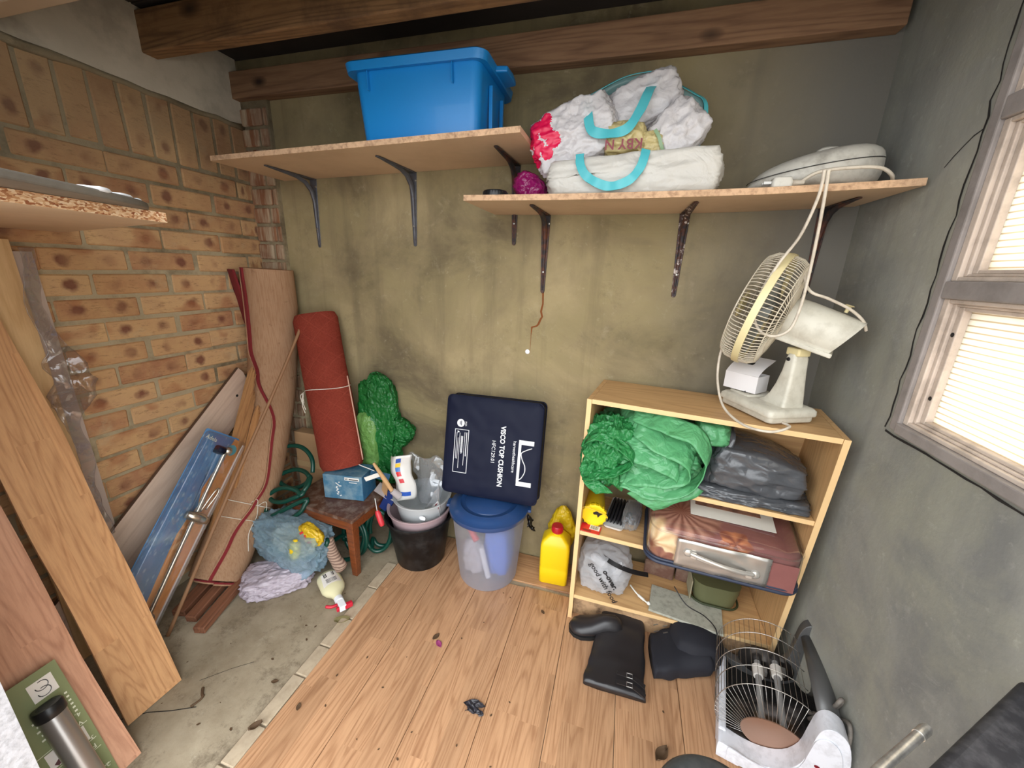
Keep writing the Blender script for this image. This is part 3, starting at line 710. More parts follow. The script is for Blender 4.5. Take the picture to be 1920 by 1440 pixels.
# ---------------------------------------------------------------- bookcase
M_bk = wood('pale_beech_melamine', srgb(206, 166, 116), srgb(176, 134, 88), 'X', .6, rough=.5, tone=.03, wear=None)
M_bkv = wood('pale_beech_upright', srgb(206, 166, 116), srgb(178, 136, 90), 'Z', .6, rough=.5, tone=.03)
M_bke = plain('beech_edge_strip', srgb(226, 190, 138), .5, var=.06)
M_plinth = plain('water_stained_plinth', srgb(176, 142, 106), .8, var=.1, dirt=srgb(70, 48, 34), dscale=24, dirt_amt=.9)
YAW = radians(-8.0)
BKM = Matrix.Translation((-.088, 1.222, .006)) @ Matrix.Rotation(YAW, 4, 'Z')
BW, BD, BH = .69, .27, .899
bk = thing('bookcase', 'pale beech open bookcase stuffed with bags, standing against back wall under the fan', 'bookcase', M=BKM)
def bpart(nm, c, d, m, edge=None, rot=None):
    o = MB().box((0, 0, 0), d).build(nm, m, bk, bevel=.0008, seg=1); o.location = c
    if rot: o.rotation_euler = rot
    return o
def bshelf(nm, z, x0=.015, x1=BW - .015, rot=None):
    o = bpart(nm, ((x0 + x1) / 2, BD / 2 + .002, z - .0075), (x1 - x0 - .001, BD - .004, .0148), M_bk, rot=rot)
    MB().box((0, -BD / 2 + .0012, 0), (x1 - x0 - .001, .0016, .0152)).build('edge_strip', M_bke, o)
    return o
for x, nm in ((.0075, 'side_panel'), (BW - .0075, 'side_panel')):
    o = bpart(nm, (x, BD / 2, BH / 2), (.015, BD, BH), M_bkv)
    MB().box((0, -BD / 2 - .0004, 0), (.0152, .0016, BH)).build('edge_strip', M_bke, o)
bshelf('top_panel', BH); bshelf('shelf', .632); bshelf('shelf', .397); bshelf('shelf', .11)
bpart('plinth', (BW / 2, .03, .045), (BW - .032, .012, .088), M_plinth)
bpart('back_rail', (BW / 2, BD - .004, .8), (BW - .03, .004, .17), M_bk)

# the unit is racked: upright boards at the bottom stand parallel to the wall, the top is swung forward at the right
def BKZ(z): return Matrix.Translation((-.088, 1.222, .0085)) @ Matrix.Rotation(YAW * min(1, max(0, z / .9)), 4, 'Z')
def twist(o):
    M = wm(o); I = M.inverted()
    for v in o.data.vertices:
        p = BKM.inverted() @ (M @ v.co); v.co = I @ (BKZ(p.z) @ p)
for o in [c for c in bk.children] + [g for c in bk.children for g in c.children]:
    bm = bmesh.new(); bm.from_mesh(o.data); 
    if o.data.vertices and max(v.co.z for v in o.data.vertices) > .3: bmesh.ops.subdivide_edges(bm, edges=[e for e in bm.edges if abs(e.verts[0].co.z - e.verts[1].co.z) > .3], cuts=10, use_grid_fill=True)
    bm.to_mesh(o.data); bm.free()
bpy.context.view_layer.update()
for o in [c for c in bk.children] + [g for c in bk.children for g in c.children]: twist(o)
B = lambda x, y, z: BKZ(z) @ V((x, y, z - .006))     # bookcase-local point to world
def in_bk(M): return BKZ(M.translation.z if M.translation.z > .001 else .9) @ M

M_dbrick = plain('dusty_dark_brick', srgb(104, 74, 62), .95, var=.25, bump=.5, dirt=srgb(150, 130, 112), dscale=20, dirt_amt=.6)
# loose bricks seen behind the open back
for i, (x, z) in enumerate(((.33, .144), (.45, .144), (.57, .144))):
    p = B(x, .235, z + .006)
    t = MB().box((0, 0, 0), (.112, .06, .065)).build('loose_brick', M_dbrick, None, bevel=.004, seg=1); t.matrix_basis = Matrix.Translation(p) @ Matrix.Rotation(YAW, 4, 'Z')
    tag(t, ('dusty red brick at back of the bottom shelf behind the food bag', 'dusty red brick at back of the bottom shelf behind the pale tile', 'dusty red brick at back right of the bottom shelf')[i], 'brick')

# ---- green plastic sheeting
M_green = film('emerald_refuse_sack', srgb(62, 156, 88), .96, .18, 16, .9, .35, .2)
M_green2 = film('pale_green_sheeting', srgb(112, 192, 134), 1, .28, 10, .7, .4, .12)
M_dkgreen = film('dark_green_sack', srgb(46, 136, 66), .9, .14, 15, 1.0, .4, .35)
t = thing('green_plastic_sheeting', 'heap of bright green plastic sheeting hanging out of top left of the bookcase', 'plastic sheet', M=BKZ(.72) @ Matrix.Translation((0, 0, .627)))
bag('heap', '', '', (.19, .12, .098), (.172, .13, .096), M_green2, .3, 4, .5, 1.5, 6, parent=t)
def rib(nm, pts, width, m, axis, seed, thick=.003, n=10, k=8, amp=.008):
    pts = catmull(pts, k); w = V(axis)
    def f(u, v):
        i = u * (len(pts) - 1); a = int(min(i, len(pts) - 2)); p = pts[a].lerp(pts[a + 1], i - a)
        q = p + w * ((v - .5) * width)
        return q + mn.noise_vector(q * 16 + V((seed, 0, seed))) * amp + mn.noise_vector(q * 45 + V((0, seed, seed))) * amp * .3
    return MB().grid(f, len(pts) - 1, n).build(nm, m, t, 180, solid=thick)
rib('fold', [(.1, .12, .21), (.17, .02, .205), (.24, -.012, .175), (.31, -.02, .155), (.335, -.022, .12), (.32, -.02, .09), (.26, -.02, .07), (.2, -.015, .055), (.14, 0, .05)], .1, M_green2, (.1, .7, .55), 3)
rib('fold', [(.15, .06, .235), (.25, .0, .23), (.33, -.012, .21), (.375, -.02, .16), (.37, -.022, .1), (.34, -.025, .05), (.26, -.035, .02), (.15, -.03, .035)], .085, M_green2, (.2, .65, .5), 9)
rib('fold', [(.12, -.012, .13), (.2, -.03, .12), (.27, -.035, .105), (.3, -.03, .085), (.26, -.03, .06), (.2, -.032, .04)], .07, M_green2, (.1, .5, .6), 14)
rib('hanging_corner', [(.33, -.01, .06), (.3, -.032, .03), (.25, -.045, .005), (.205, -.046, -.03)], .12, M_green2, (-.75, .0, .35), 17, amp=.006)
bag('sack', '', '', (.083, .06, .085), (.082, .095, .115), M_green, .34, 6, .6, 1.9, 6, parent=t, rot=(0, .1, 0))
rib('sack_mouth', [(.005, -.025, .13), (.05, -.04, .17), (.12, -.04, .15), (.165, -.045, .105), (.12, -.05, .06), (.05, -.05, .03), (.015, -.04, .02)], .05, M_green, (.05, .8, .4), 23)
rib('sack_corner', [(.02, -.02, .04), (.05, -.04, .0), (.09, -.044, -.03)], .07, M_green, (.7, .1, .2), 29)
bag('tuck', '', '', (.385, .1, .2), (.05, .08, .04), M_green2, .2, 15, .6, 2, 4, parent=t)

# ---- grey sacks
M_grey = film('dark_grey_refuse_sack', srgb(78, 80, 84), 1, .2, 9, .3, .08, .15)
fnw = lambda p, n: V((p.x, p.y, p.z * (1 - .35 * max(0, p.x / .14))))
o = bag('refuse_sack', 'dark grey plastic sack wrapped round a parcel on top shelf of the bookcase', 'sack', (0, 0, 0), (.135, .11, .07), M_grey, .13, 3, .4, 1.6, 5, fn=fnw)
o.matrix_basis = in_bk(Matrix.Translation((.52, .125, .632 + .03 + .066)) @ Matrix.Rotation(.08, 4, 'Y'))
o = bag('refuse_sack', 'flat folded dark grey plastic sack lying beneath the grey parcel in the bookcase', 'sack', (0, 0, 0), (.165, .115, .021), M_grey, .16, 11, .35, 2.4, 5)
o.matrix_basis = in_bk(Matrix.Translation((.505, .118, .632 + .018)))
o = bag('refuse_sack', 'loose dark grey plastic flap standing between green sheeting and grey parcel', 'sack', (0, 0, 0), (.02, .1, .1), M_grey, .12, 19, .45, 1.6, 4)
o.matrix_basis = in_bk(Matrix.Translation((.413, .14, .632 + .115)) @ Matrix.Rotation(.25, 4, 'Y'))

# ---- bedding bag sticking out of middle shelf
def m_bed():
    k = NT('printed_bedding'); co = k.coord()
    g = k.n('ShaderNodeTexGradient', gradient_type='RADIAL'); base = k.mix(k.noise(co, 14, 4), srgb(118, 70, 68), srgb(140, 88, 82))
    def bloom(base, cx, cy, cz, R, col1, col2, petals):
        mp = k.n('ShaderNodeVectorMath', operation='SUBTRACT'); k.l(co, mp.inputs[0]); mp.inputs[1].default_value = (cx, cy, cz)
        X = k.xyz(mp.outputs[0]); ln = k.n('ShaderNodeVectorMath', operation='LENGTH'); k.l(mp.outputs[0], ln.inputs[0]); r = ln.outputs['Value']
        an = k.math('ARCTAN2', k.math('ADD', X[1], X[2]), X[0]); st = k.math('ADD', k.math('MULTIPLY', k.math('SINE', k.math('ADD', k.math('MULTIPLY', an, petals), k.math('MULTIPLY', k.noise(co, 20, 2), 5))), .5), .5)
        edge = k.math('ADD', r, k.math('MULTIPLY', st, -.012)); f = k.ramp(k.math('DIVIDE', edge, R), [(.86, 1.0), (1.0, 0.0)])
        pet = k.mix(st, col1, col2); pet = k.mix(k.ramp(k.math('DIVIDE', r, R), [(.08, 1.0), (.4, 0.0)]), pet, srgb(120, 60, 40))
        return k.mix(f, base, pet)
    base = bloom(base, -.12, -.06, .13, .125, srgb(176, 128, 108), srgb(122, 72, 60), 17)
    base = bloom(base, -.2, -.14, .05, .085, srgb(232, 208, 166), srgb(204, 168, 124), 9)
    base = bloom(base, -.17, -.15, .0, .05, srgb(160, 104, 82), srgb(130, 74, 60), 7)
    base = bloom(base, .03, -.15, .12, .04, srgb(190, 118, 78), srgb(128, 66, 48), 5)
    base = bloom(base, .06, .03, .08, .06, srgb(182, 116, 84), srgb(128, 70, 56), 11)
    k.set(Base_Color=base, Roughness=.75); k.bump(k.noise(co, 25, 3), .3, .004); return k.m
M_bed = m_bed()
M_silver = plain('silver_vinyl', srgb(184, 180, 174), .24, .7, var=.1, bump=.35, bscale=14)
M_navyp = plain('navy_zip_piping', srgb(46, 54, 74), .5, var=.1)
M_clearp = clear('clear_vinyl', base=.02, bscale=9, bstr=.35, body=.05, rough=.05, tint=(.97, .97, .97, 1))
M_card = plain('printed_insert_card', srgb(206, 204, 194), .4)
M_photo = plain('insert_photo', srgb(150, 112, 92), .4, var=.3, dirt=srgb(40, 28, 30), dscale=14, dirt_amt=.9)
sm = in_bk(Matrix.Translation((.455, .095, .397 + .006)))
t = thing('bedding_bag', 'clear zipped bedding bag of brown floral duvet with silver handle panel, jutting from middle shelf', 'bag', M=sm)
SW, SD = .215, .165
def s_ring(z, k=1, kz=1):
    return [V((p.x * k, p.y * k, z)) for p in rrect(SW, SD, .05, 0, 6)]
def s_out(rise):
    rings = []
    for z, k in ((.003, .97), (.012, 1.0), (.06, 1.005), (.105, 1.0), (.118, .97), (.125, .9), (.128, .6), (.129, .05)):
        r = []
        for p in rrect(SW, SD, .05, 0, 6):
            q = V((p.x * k, p.y * k, 0)); zz = z * (1 + rise * ((q.y + SD) / (2 * SD))) if z > .05 else z
            zz += .012 * mn.noise(V((q.x * 8, q.y * 8, z * 20))) * (z > .05); r.append(V((q.x, q.y, zz)))
        rings.append(r)
    return rings
R0 = s_out(.5)
MB().loft([[V((p.x * .975, p.y * .975, p.z * .975 + .002)) for p in r] for r in R0]).build('duvet', M_bed, t, 180)
MB().loft(R0).build('clear_cover', M_clearp, t, 180)
for zf, m, rr in ((.004, M_navyp, .006), (.016, M_navyp, .004)):
    ring = rrect(SW * 1.005, SD * 1.005, .05, zf, 6); MB().tube(ring + [ring[0]], rr, 8).build('zip_piping', m, t, 180)
ring = [V((p.x * .995, p.y * .995, .111 * (1 + .5 * ((p.y + SD) / (2 * SD))) + .006)) for p in rrect(SW, SD, .05, 0, 8)]
MB().tube(ring + [ring[0]], .0028, 6).build('top_piping', M_clearp, t, 180)
sp = MB().grid(lambda u, v: V((-.13 + .255 * u, -SD * 1.012 - .0015, .013 + .098 * v)) + V((0, .004 * mn.noise(V((u * 6, v * 5, 2))) - .003, 0)), 20, 8).build('handle_panel', M_silver, t, 180, solid=.002)
MB().box((.16, -SD * 1.005, .055), (.07, .004, .09)).build('side_patch', M_bed, t, bevel=.001)
M_chr = plain('silver_plastic', srgb(206, 202, 194), .22, .6)
hb = MB()
MB().tube(catmull([(-.09, -SD - .014, .072), (-.05, -SD - .022, .068), (.0, -SD - .026, .062), (.05, -SD - .022, .056), (.085, -SD - .014, .052)], 6), .006, 10).build('handle', M_chr, t, 180)
MB().tube(catmull([(-.07, -SD - .012, .06), (-.03, -SD - .018, .057), (.03, -SD - .018, .05), (.07, -SD - .012, .045)], 6), .005, 10).build('handle', M_chr, t, 180)
for x, z in ((-.095, .07), (.09, .05)):
    MB().lathe([(0, .012), (.008, .012), (.013, .008), (.015, 0), (0, 0)], 20, Matrix.Translation((x, -SD - .004, z)) @ Matrix.Rotation(pi / 2, 4, 'X')).build('handle_mount', M_chr, t, 50)
    MB().box((x + (.016 if x < 0 else -.016), -SD - .014, z - .003), (.018, .012, .02)).build('buckle', M_chr, t, bevel=.003)
# insert card lying on the sloping top
ca = Matrix.Translation((.03, -.0, .165)) @ Matrix.Rotation(.19, 4, 'X') @ Matrix.Rotation(-.03, 4, 'Z')
o = MB().box((0, 0, 0), (.24, .17, .0012)).build('insert_card', M_card, t); o.matrix_local = ca
o2 = MB().box((-.01, .022, .001), (.19, .115, .001)).build('insert_picture', M_photo, o)

# ---- small things in the left of the middle shelf
M_yel = plain('bright_yellow_plastic', srgb(238, 202, 22), .35, var=.04)
M_wire = plain('yellow_wire', srgb(220, 190, 60), .4)
t = thing('yellow_tub', 'bright yellow plastic tub with wire handle lying on its side in the bookcase', 'tub', M=in_bk(Matrix.Translation((.055, .05, .397 + .046)) @ Matrix.Rotation(.12, 4, 'Z') @ Matrix.Rotation(pi / 2 , 4, 'X') ))
MB().lathe([(.0, -.13), (.036, -.13), (.038, -.125), (.04, -.02), (.0405, -.018)], 36).build('body', M_yel, t, 40)
MB().lathe([(.0, .004), (.03, .004), (.036, .006), (.043, .004), (.044, -.004), (.043, -.012), (.041, -.014)], 36).build('lid', M_yel, t, 40)
for i in range(16):
    a = 2 * pi * i / 16; MB().box((.0445 * cos(a), .0445 * sin(a), -.004), (.003, .005, .014), Matrix.Rotation(a, 3, 'Z')).build('lid_tab', M_yel, t)
MB().prism([(-.005, .012), (.012, .022), (.016, .014), (.03, .012), (.02, .004), (.014, -.006), (.01, .006), (-.002, .006)], .004, .0065).build('hole', M_black, t)
MB().tube(catmull([(-.046, .006, 0), (-.048, .03, .012), (-.03, .036, .014), (0, .028, .014), (.03, .02, .012), (.047, .006, .008), (.046, -.01, 0)], 6), .0014, 6).build('wire_handle', M_wire, t, 180)
M_redc = plain('red_card', srgb(214, 40, 46), .45)
M_paper = plain('white_paper', srgb(232, 230, 224), .6)
t = thing('red_card', 'small red card with white barcode label at front of middle shelf', 'card', M=in_bk(Matrix.Translation((.05, .024, .397 + .003)) @ Matrix.Rotation(-.06, 4, 'Z')))
MB().box((0, 0, .0008), (.072, .046, .0016)).build('card', M_redc, t)
lb = MB().box((.014, .008, .0019), (.036, .026, .0006)).build('barcode_label', M_paper, t)
for i in range(9): MB().box((.001 + i * .003, .008, .0024), (.0011 if i % 3 else .0018, .02, .0004)).build('bar', M_black, lb)
for i in range(3): MB().box((-.012 + i * .002, -.012 - i * .004, .0018), (.03, .0012, .0004)).build('print_line', M_black, t)
M_tray = plain('white_foam_tray', srgb(214, 212, 208), .6)
M_glove = plain('black_glove_leather', srgb(24, 24, 28), .5, var=.2, bump=.4, bscale=30)
t = thing('glove_pack', 'black gloves packed on a white tray in clear wrap in the bookcase', 'gloves', M=in_bk(Matrix.Translation((.135, .15, .397 + .004)) @ Matrix.Rotation(-.1, 4, 'Z')))
MB().loft([rrect(.034, .1, .014, 0), rrect(.038, .104, .016, .01), rrect(.0345, .1005, .014, .008), rrect(.033, .098, .013, .003)]).build('tray', M_tray, t, 50)
for i in range(5):
    b = bagmesh((.0055, .085, .014), .08, i + 3, 3, .6, 2); b.v = [v + V((-.024 + i * .012, -.004, .02)) for v in b.v]; b.build('finger', M_glove, t, 180)
bag('wrap', '', '', (.055, -.02, .03), (.03, .07, .034), clear('clear_wrap', base=.1, bscale=16, bstr=.8), .3, 5, .6, 2.5, 4, parent=t)
bag('cuff', '', '', (.055, .0, .026), (.024, .06, .024), M_glove, .15, 7, .6, 2, 4, parent=t)

# ---- bottom shelf
M_food = film('frosted_clear_carrier', srgb(232, 233, 236), .45, .15, 12, .35, .4, .05)
M_ink = plain('black_ink', srgb(26, 26, 28), .5)
bz = lambda x: .11 + .002
t = thing('food_carrier_bag', 'frosted clear carrier with black handwritten lettering on bottom shelf at left', 'bag', M=in_bk(Matrix.Translation((.115, .1, bz(.115) + .002)) ))
bag('sack', '', '', (0, 0, .085), (.098, .085, .085), M_food, .2, 17, .62, 2.0, 5, parent=t)
bag('ear', '', '', (-.02, -.06, .145), (.035, .016, .018), M_food, .2, 3, .7, 2, 4, parent=t, rot=(0, .5, 0))
bag('ear', '', '', (.05, -.062, .125), (.014, .014, .035), M_food, .2, 8, .7, 2, 4, parent=t, rot=(0, .3, 0))
bag('contents', '', '', (0.01, .0, .06), (.06, .05, .045), plain('pale_contents', srgb(176, 176, 180), .6, var=.2), .2, 18, .6, 2.0, 4, parent=t)
text('good with food', .029, Matrix.Translation((-.055, -.094, .148)) @ Matrix.Rotation(.98, 4, 'Y') @ Matrix.Rotation(pi / 2, 4, 'X'), M_ink, t, bold=.0004)
text('o-over.', .029, Matrix.Translation((-.005, -.096, .13)) @ Matrix.Rotation(.98, 4, 'Y') @ Matrix.Rotation(pi / 2, 4, 'X'), M_ink, t, bold=.0012)
t = thing('black_strap', 'flat black plastic strap poking out behind the food carrier', 'strap', M=in_bk(Matrix.Translation((.17, .03, .245))))
strap('strap', [(-.07, .02, .03), (-.02, -.002, .024), (.04, .005, .006), (.1, .03, -.012)], .016, M_black, t, (0, -.6, .8), .004)
t = thing('white_cable', 'short white cable with a round end on bottom shelf beside the food carrier', 'cable', M=in_bk(Matrix.Translation((.23, .05, bz(.25) + .006))))
M_wcab = plain('white_pvc', srgb(224, 222, 214), .4)
MB().tube(catmull([(-.01, .05, .012), (.01, .02, .012), (.035, -.0, .008), (.05, -.01, .006)], 5), .003, 8).build('lead', M_wcab, t, 180)
MB().tube([(.02, .012, .009), (.04, -.004, .008)], .005, 10).build('connector', M_wcab, t, 50)
MB().lathe([(0, -.007), (.005, -.005), (.0075, 0), (.005, .005), (0, .007)], 14, Matrix.Translation((.056, -.014, .008))).build('end_knob', M_wcab, t, 180)
M_til = plain('speckled_pale_tile', srgb(172, 172, 158), .45, var=.08, dirt=srgb(96, 94, 84), dscale=60, dirt_amt=.5)
t = tag(MB().box((0, 0, 0), (.245, .13, .009)).build('wall_tile', M_til, None, bevel=.0015), 'pale grey green ceramic tile lying loose on the bottom shelf', 'tile')
t.matrix_basis = in_bk(Matrix.Translation((.415, .062, bz(.415) + .007)) @ Matrix.Rotation(-.12, 4, 'Z'))
M_olive = plain('olive_plastic', srgb(96, 98, 66), .6, var=.1)
M_mesh = plain('beige_mesh', srgb(150, 142, 116), .8, var=.3)
t = thing('olive_basket', 'rounded olive green basket under the bedding bag at right of bottom shelf', 'basket', M=in_bk(Matrix.Translation((.52, .155, bz(.52) + .012))))
MB().loft([rrect(.07, .05, .04, 0), rrect(.08, .055, .045, .06), rrect(.082, .057, .046, .085)]).build('body', M_olive, t, 50)
r_ = rrect(.082, .058, .046, .006); MB().tube(r_ + [r_[0]], .004, 6).build('rim', plain('dark_olive_rim', srgb(52, 60, 34), .6), t, 180)
for i in range(12): MB().box((-.085 - .0, -.04 + i * .007, .04), (.004, .003, .08)).build('mesh_bar', M_mesh, t)
tag(MB().tube([tuple(B(*p)) for p in catmull([(.36, .04, .235), (.4, .0, .205), (.46, -.01, .185), (.5, -.02, .15), (.51, -.035, .10)], 6)], .002, 6).build('thin_cable', M_black, None, 180), 'thin black cable trailing down off the bottom shelf by the tile', 'cable')

# ---------------------------------------------------------------- desk fan on the bookcase
M_fan = plain('yellowed_white_plastic', srgb(204, 200, 186), .45, var=.05, dirt=srgb(128, 118, 98), dscale=18, dirt_amt=.45)
M_ring = plain('cream_fan_ring', srgb(222, 208, 160), .45, var=.05)
M_fanw = plain('dusty_grille_wire', srgb(206, 196, 176), .5, var=.06)
M_blade = plain('grey_translucent_blade', srgb(128, 132, 128), .35)
FB = in_bk(Matrix.Translation((.512, .135, .905)) @ Matrix.Rotation(math.atan2(.832, -.555), 4, 'Z'))
t = thing('desk_fan', 'old cream and white desk fan on top of the bookcase, cable looped over its grille', 'fan', M=FB)
MB().loft([rrect(.098, .07, .012, 0), rrect(.1, .072, .012, .004), rrect(.1, .072, .012, .018)]).build('base_plinth', M_fan, t, 50)
MB().loft([rrect(.105, .078, .014, .018), rrect(.106, .079, .014, .022), rrect(.105, .078, .014, .033), rrect(.098, .07, .012, .04)]).build('base', M_fan, t, 50)
MB().loft([rrect(.04, .05, .006, .04, 3), rrect(.038, .048, .006, .045, 3)], M=Matrix.Translation((.058, 0, 0))).build('switch_panel', M_fan, t, 50)
for i in range(4): MB().box((.055 + .0, -.03 + i * .02, .048), (.02, .013, .007)).build('switch_button', M_glove, t, bevel=.002)
cr = []
for z, x0, x1, hy in ((.038, -.085, .012, .036), (.05, -.084, -.008, .034), (.07, -.083, -.022, .032), (.1, -.081, -.032, .029), (.14, -.078, -.04, .026), (.178, -.076, -.043, .024), (.19, -.07, -.047, .022)):
    cr.append([V((p.x + (x0 + x1) / 2, p.y - .012, p.z)) for p in rrect((x1 - x0) / 2, hy, min(.009, (x1 - x0) / 3), z, 4)])
MB().loft(cr).build('column', M_fan, t, 50)
MB().lathe([(0, .003), (.0045, .003), (.0055, 0)], 16, Matrix.Translation((-.057, -.038, .175)) @ Matrix.Rotation(pi / 2, 4, 'X')).build('pivot_screw', M_glove, t)
MB().lathe([(0, .003), (.0045, .003), (.0055, 0)], 16, Matrix.Translation((-.057, .014, .175)) @ Matrix.Rotation(-pi / 2, 4, 'X')).build('pivot_screw', M_glove, t)
MB().box((-.058, -.012, .196), (.042, .04, .022)).build('tilt_bracket', M_ring, t, bevel=.004)
bpy.context.view_layer.update()
# head frame: z axis = blowing direction
cen = in_bk(Matrix.Identity(4)) @ V((.455, .12, 1.205)); ax = (BKM.to_3x3() @ V((-.93, .27, .27))).normalized()
yv = V((0, 0, 1)); hx = yv.cross(ax).normalized(); hy = ax.cross(hx)
HM = Matrix(((hx.x, hy.x, ax.x, cen.x), (hx.y, hy.y, ax.y, cen.y), (hx.z, hy.z, ax.z, cen.z), (0, 0, 0, 1)))
HL = wm(t).inverted() @ HM
R = .156
MB().lathe([(R - .003, -.009), (R + .004, -.009), (R + .005, 0), (R + .004, .009), (R - .003, .009), (R - .003, -.009)], 72, HL).build('grille_ring', M_ring, t, 40)
def grille(nm, prof, n, hoops):
    mb = MB()
    for i in range(n):
        a = 2 * pi * i / n
        mb.tube([HL @ V((r * cos(a), r * sin(a), z)) for r, z in prof], .00125, 4, cap=False)
    for r, z in hoops: mb.tube([HL @ V((r * cos(a), r * sin(a), z)) for a in [2 * pi * j / 64 for j in range(65)]], .0014, 5, cap=False)
    o = mb.build(nm, M_fanw, t, 180); o['kind'] = 'stuff'; return o
grille('rear_grille', [(R, -.004), (R - .004, -.03), (R - .014, -.046), (.06, -.062), (.045, -.063)], 88, [(R - .014, -.046), (.108, -.054), (.05, -.063)])
grille('front_grille', [(R, .004), (R - .003, .032), (R - .014, .048), (.06, .06), (.03, .061)], 88, [(R - .014, .048), (.108, .055), (.06, .06)])
MB().lathe([(0, .064), (.036, .063), (.04, .058), (.036, .054), (0, .054)], 36, HL).build('badge_plate', M_ring, t, 40)
for i in range(3):
    a0 = 2 * pi * i / 3
    def bl(u, v):
        r = .03 + .1 * u; a = a0 + (-.1 + .95 * v) * (1 - .1 * u) + .2 * u
        return HL @ V((r * cos(a), r * sin(a), .014 - .03 * v))
    MB().grid(bl, 8, 8).build('blade', M_blade, t, 180, solid=.0015)
MB().lathe([(0, .024), (.022, .022), (.026, .01), (.026, -.02), (0, -.02)], 30, HL).build('hub', M_blade, t, 40)
mr = []
for z, k, dy in ((-.058, .86, 0), (-.066, .98, 0), (-.1, 1.0, -.002), (-.16, .96, -.004), (-.205, .9, -.006)):
    ring = []
    for j in range(36):
        a = 2 * pi * j / 36; x = .054 * k * cos(a); y = .062 * k * sin(a)
        y = max(y, -.046 * k); 
        if y <= -.046 * k + 1e-6: x = math.copysign(min(abs(x) * 1.25, .05 * k), x)
        zz = z + (-.022 * (y / .06) + .004 if z < -.2 else 0)
        ring.append(HL @ V((x, y + dy, zz)))
    mr.append(ring)
MB().loft(mr).build('motor_housing', M_fan, t, 50)
MB().box((0, -.05, -.125), (.088, .012, .14), M=HL).build('motor_skirt', M_fan, t, bevel=.003)
MB().lathe([(0, .008), (.008, .008), (.011, .006), (.005, .004), (.004, -.012), (0, -.012)], 20, HL @ Matrix.Translation((.0, .07, -.17)) @ Matrix.Rotation(-pi / 2, 4, 'X')).build('oscillation_knob', M_ring, t, 40)
def head(x, y, z): return HM @ V((x, y, z))
W = lambda *p: in_bk(Matrix.Identity(4)) @ V((p[0], p[1], p[2] - .006))
# cable: base rear -> round the left of the base -> up over the shelf; loop hung over grille; over the motor
M_cb = M_lead
pts = [W(.535, .0, .925), W(.545, -.03, .925), W(.50, -.055, .912), W(.44, -.03, .912), W(.395, .05, .93), W(.372, .1, .99), W(.366, .12, 1.06), W(.372, .12, 1.12)]
MB().tube(catmull(pts, 8), .0036, 8).build('cable', M_cb, t, 180, world=True)
pts = [W(.49, -.04, 1.535), W(.492, -.03, 1.48), W(.478, -.01, 1.40), W(.45, .0, 1.34), W(.425, .005, 1.27), W(.418, .005, 1.21), W(.436, .0, 1.168), W(.47, .0, 1.155), W(.502, .0, 1.175), W(.516, .01, 1.23), W(.518, .01, 1.31), W(.512, -.01, 1.40), W(.504, -.03, 1.48), W(.498, -.04, 1.535)]
MB().tube(catmull(pts, 8), .0036, 8).build('cable', M_cb, t, 180, world=True)
pts = [W(.522, .08, 1.335), W(.52, .05, 1.30), W(.535, .03, 1.27), W(.575, .03, 1.255), W(.625, .04, 1.232), W(.66, .05, 1.205), W(.675, .06, 1.18)]
MB().tube(catmull(pts, 8), .0036, 8).build('cable', M_cb, t, 180, world=True)

M_wcard = plain('white_cardboard', srgb(226, 222, 222), .7, var=.03)
bxm = in_bk(Matrix.Translation((.428, .272, .959)) @ Matrix.Rotation(-.62, 4, 'Z'))
bxm = in_bk(Matrix.Translation((.458, .193, .953)) @ Matrix.Rotation(-.62, 4, 'Z'))
t = thing('small_box', 'small white cardboard box with half open lid and round hole, wedged under the fan', 'box', M=bxm)
for c, d in (((0, -.032, .026), (.1, .0015, .052)), ((0, .032, .026), (.1, .0015, .052)), ((-.05, 0, .026), (.0015, .064, .052)), ((.05, 0, .026), (.0015, .064, .052)), ((0, 0, .001), (.1, .064, .0015))):
    MB().box(c, d).build('side', M_wcard, t)
o = MB().grid(lambda u, v: V((-.05 + .1 * u, .06 * v, .004 * sin(pi * v))), 4, 6).build('lid', M_wcard, t, solid=.0012); o.matrix_local = Matrix.Translation((0, -.032, .0525)) @ Matrix.Rotation(.55, 4, 'X')
o2 = MB().grid(lambda u, v: V((-.05 + .1 * u, .035 * v, -.006 * v)), 4, 3).build('lid_flap', M_wcard, o, solid=.0012); o2.matrix_local = Matrix.Translation((0, .06, 0))
MB().lathe([(0, .0), (.011, .0)], 20, Matrix.Translation((0, .052, .0035))).build('thumb_hole', M_black, o)

# ---------------------------------------------------------------- storage tub, cushion bag
def m_frost():
    k = NT('frosted_polypropylene'); k.set(Base_Color=(.74, .76, .82, 1), Roughness=.35)
    tp = k.n('ShaderNodeBsdfTransparent'); tp.inputs[0].default_value = (.88, .89, .95, 1)
    tr = k.n('ShaderNodeBsdfTranslucent'); tr.inputs[0].default_value = (.76, .78, .85, 1)
    m1 = k.n('ShaderNodeMixShader'); m1.inputs[0].default_value = .5; k.l(k.b.outputs[0], m1.inputs[1]); k.l(tr.outputs[0], m1.inputs[2])
    lw = k.n('ShaderNodeLayerWeight'); lw.inputs[0].default_value = .4; f = k.math('ADD', k.math('MULTIPLY', lw.outputs['Facing'], .35), .24)
    m2 = k.n('ShaderNodeMixShader'); k.l(f, m2.inputs[0]); k.l(tp.outputs[0], m2.inputs[1]); k.l(m1.outputs[0], m2.inputs[2]); k.l(m2.outputs[0], k.t.nodes['Material Output'].inputs[0]); return k.m
M_frost = m_frost()
M_lidb = plain('blue_plastic_lid', srgb(36, 66, 112), .28, var=.05, coat=.2)
TX, TY = -.465, 1.352
t = thing('storage_tub', 'tall frosted clear plastic tub with blue lid standing under the cushion', 'tub', (TX, TY, .0095))
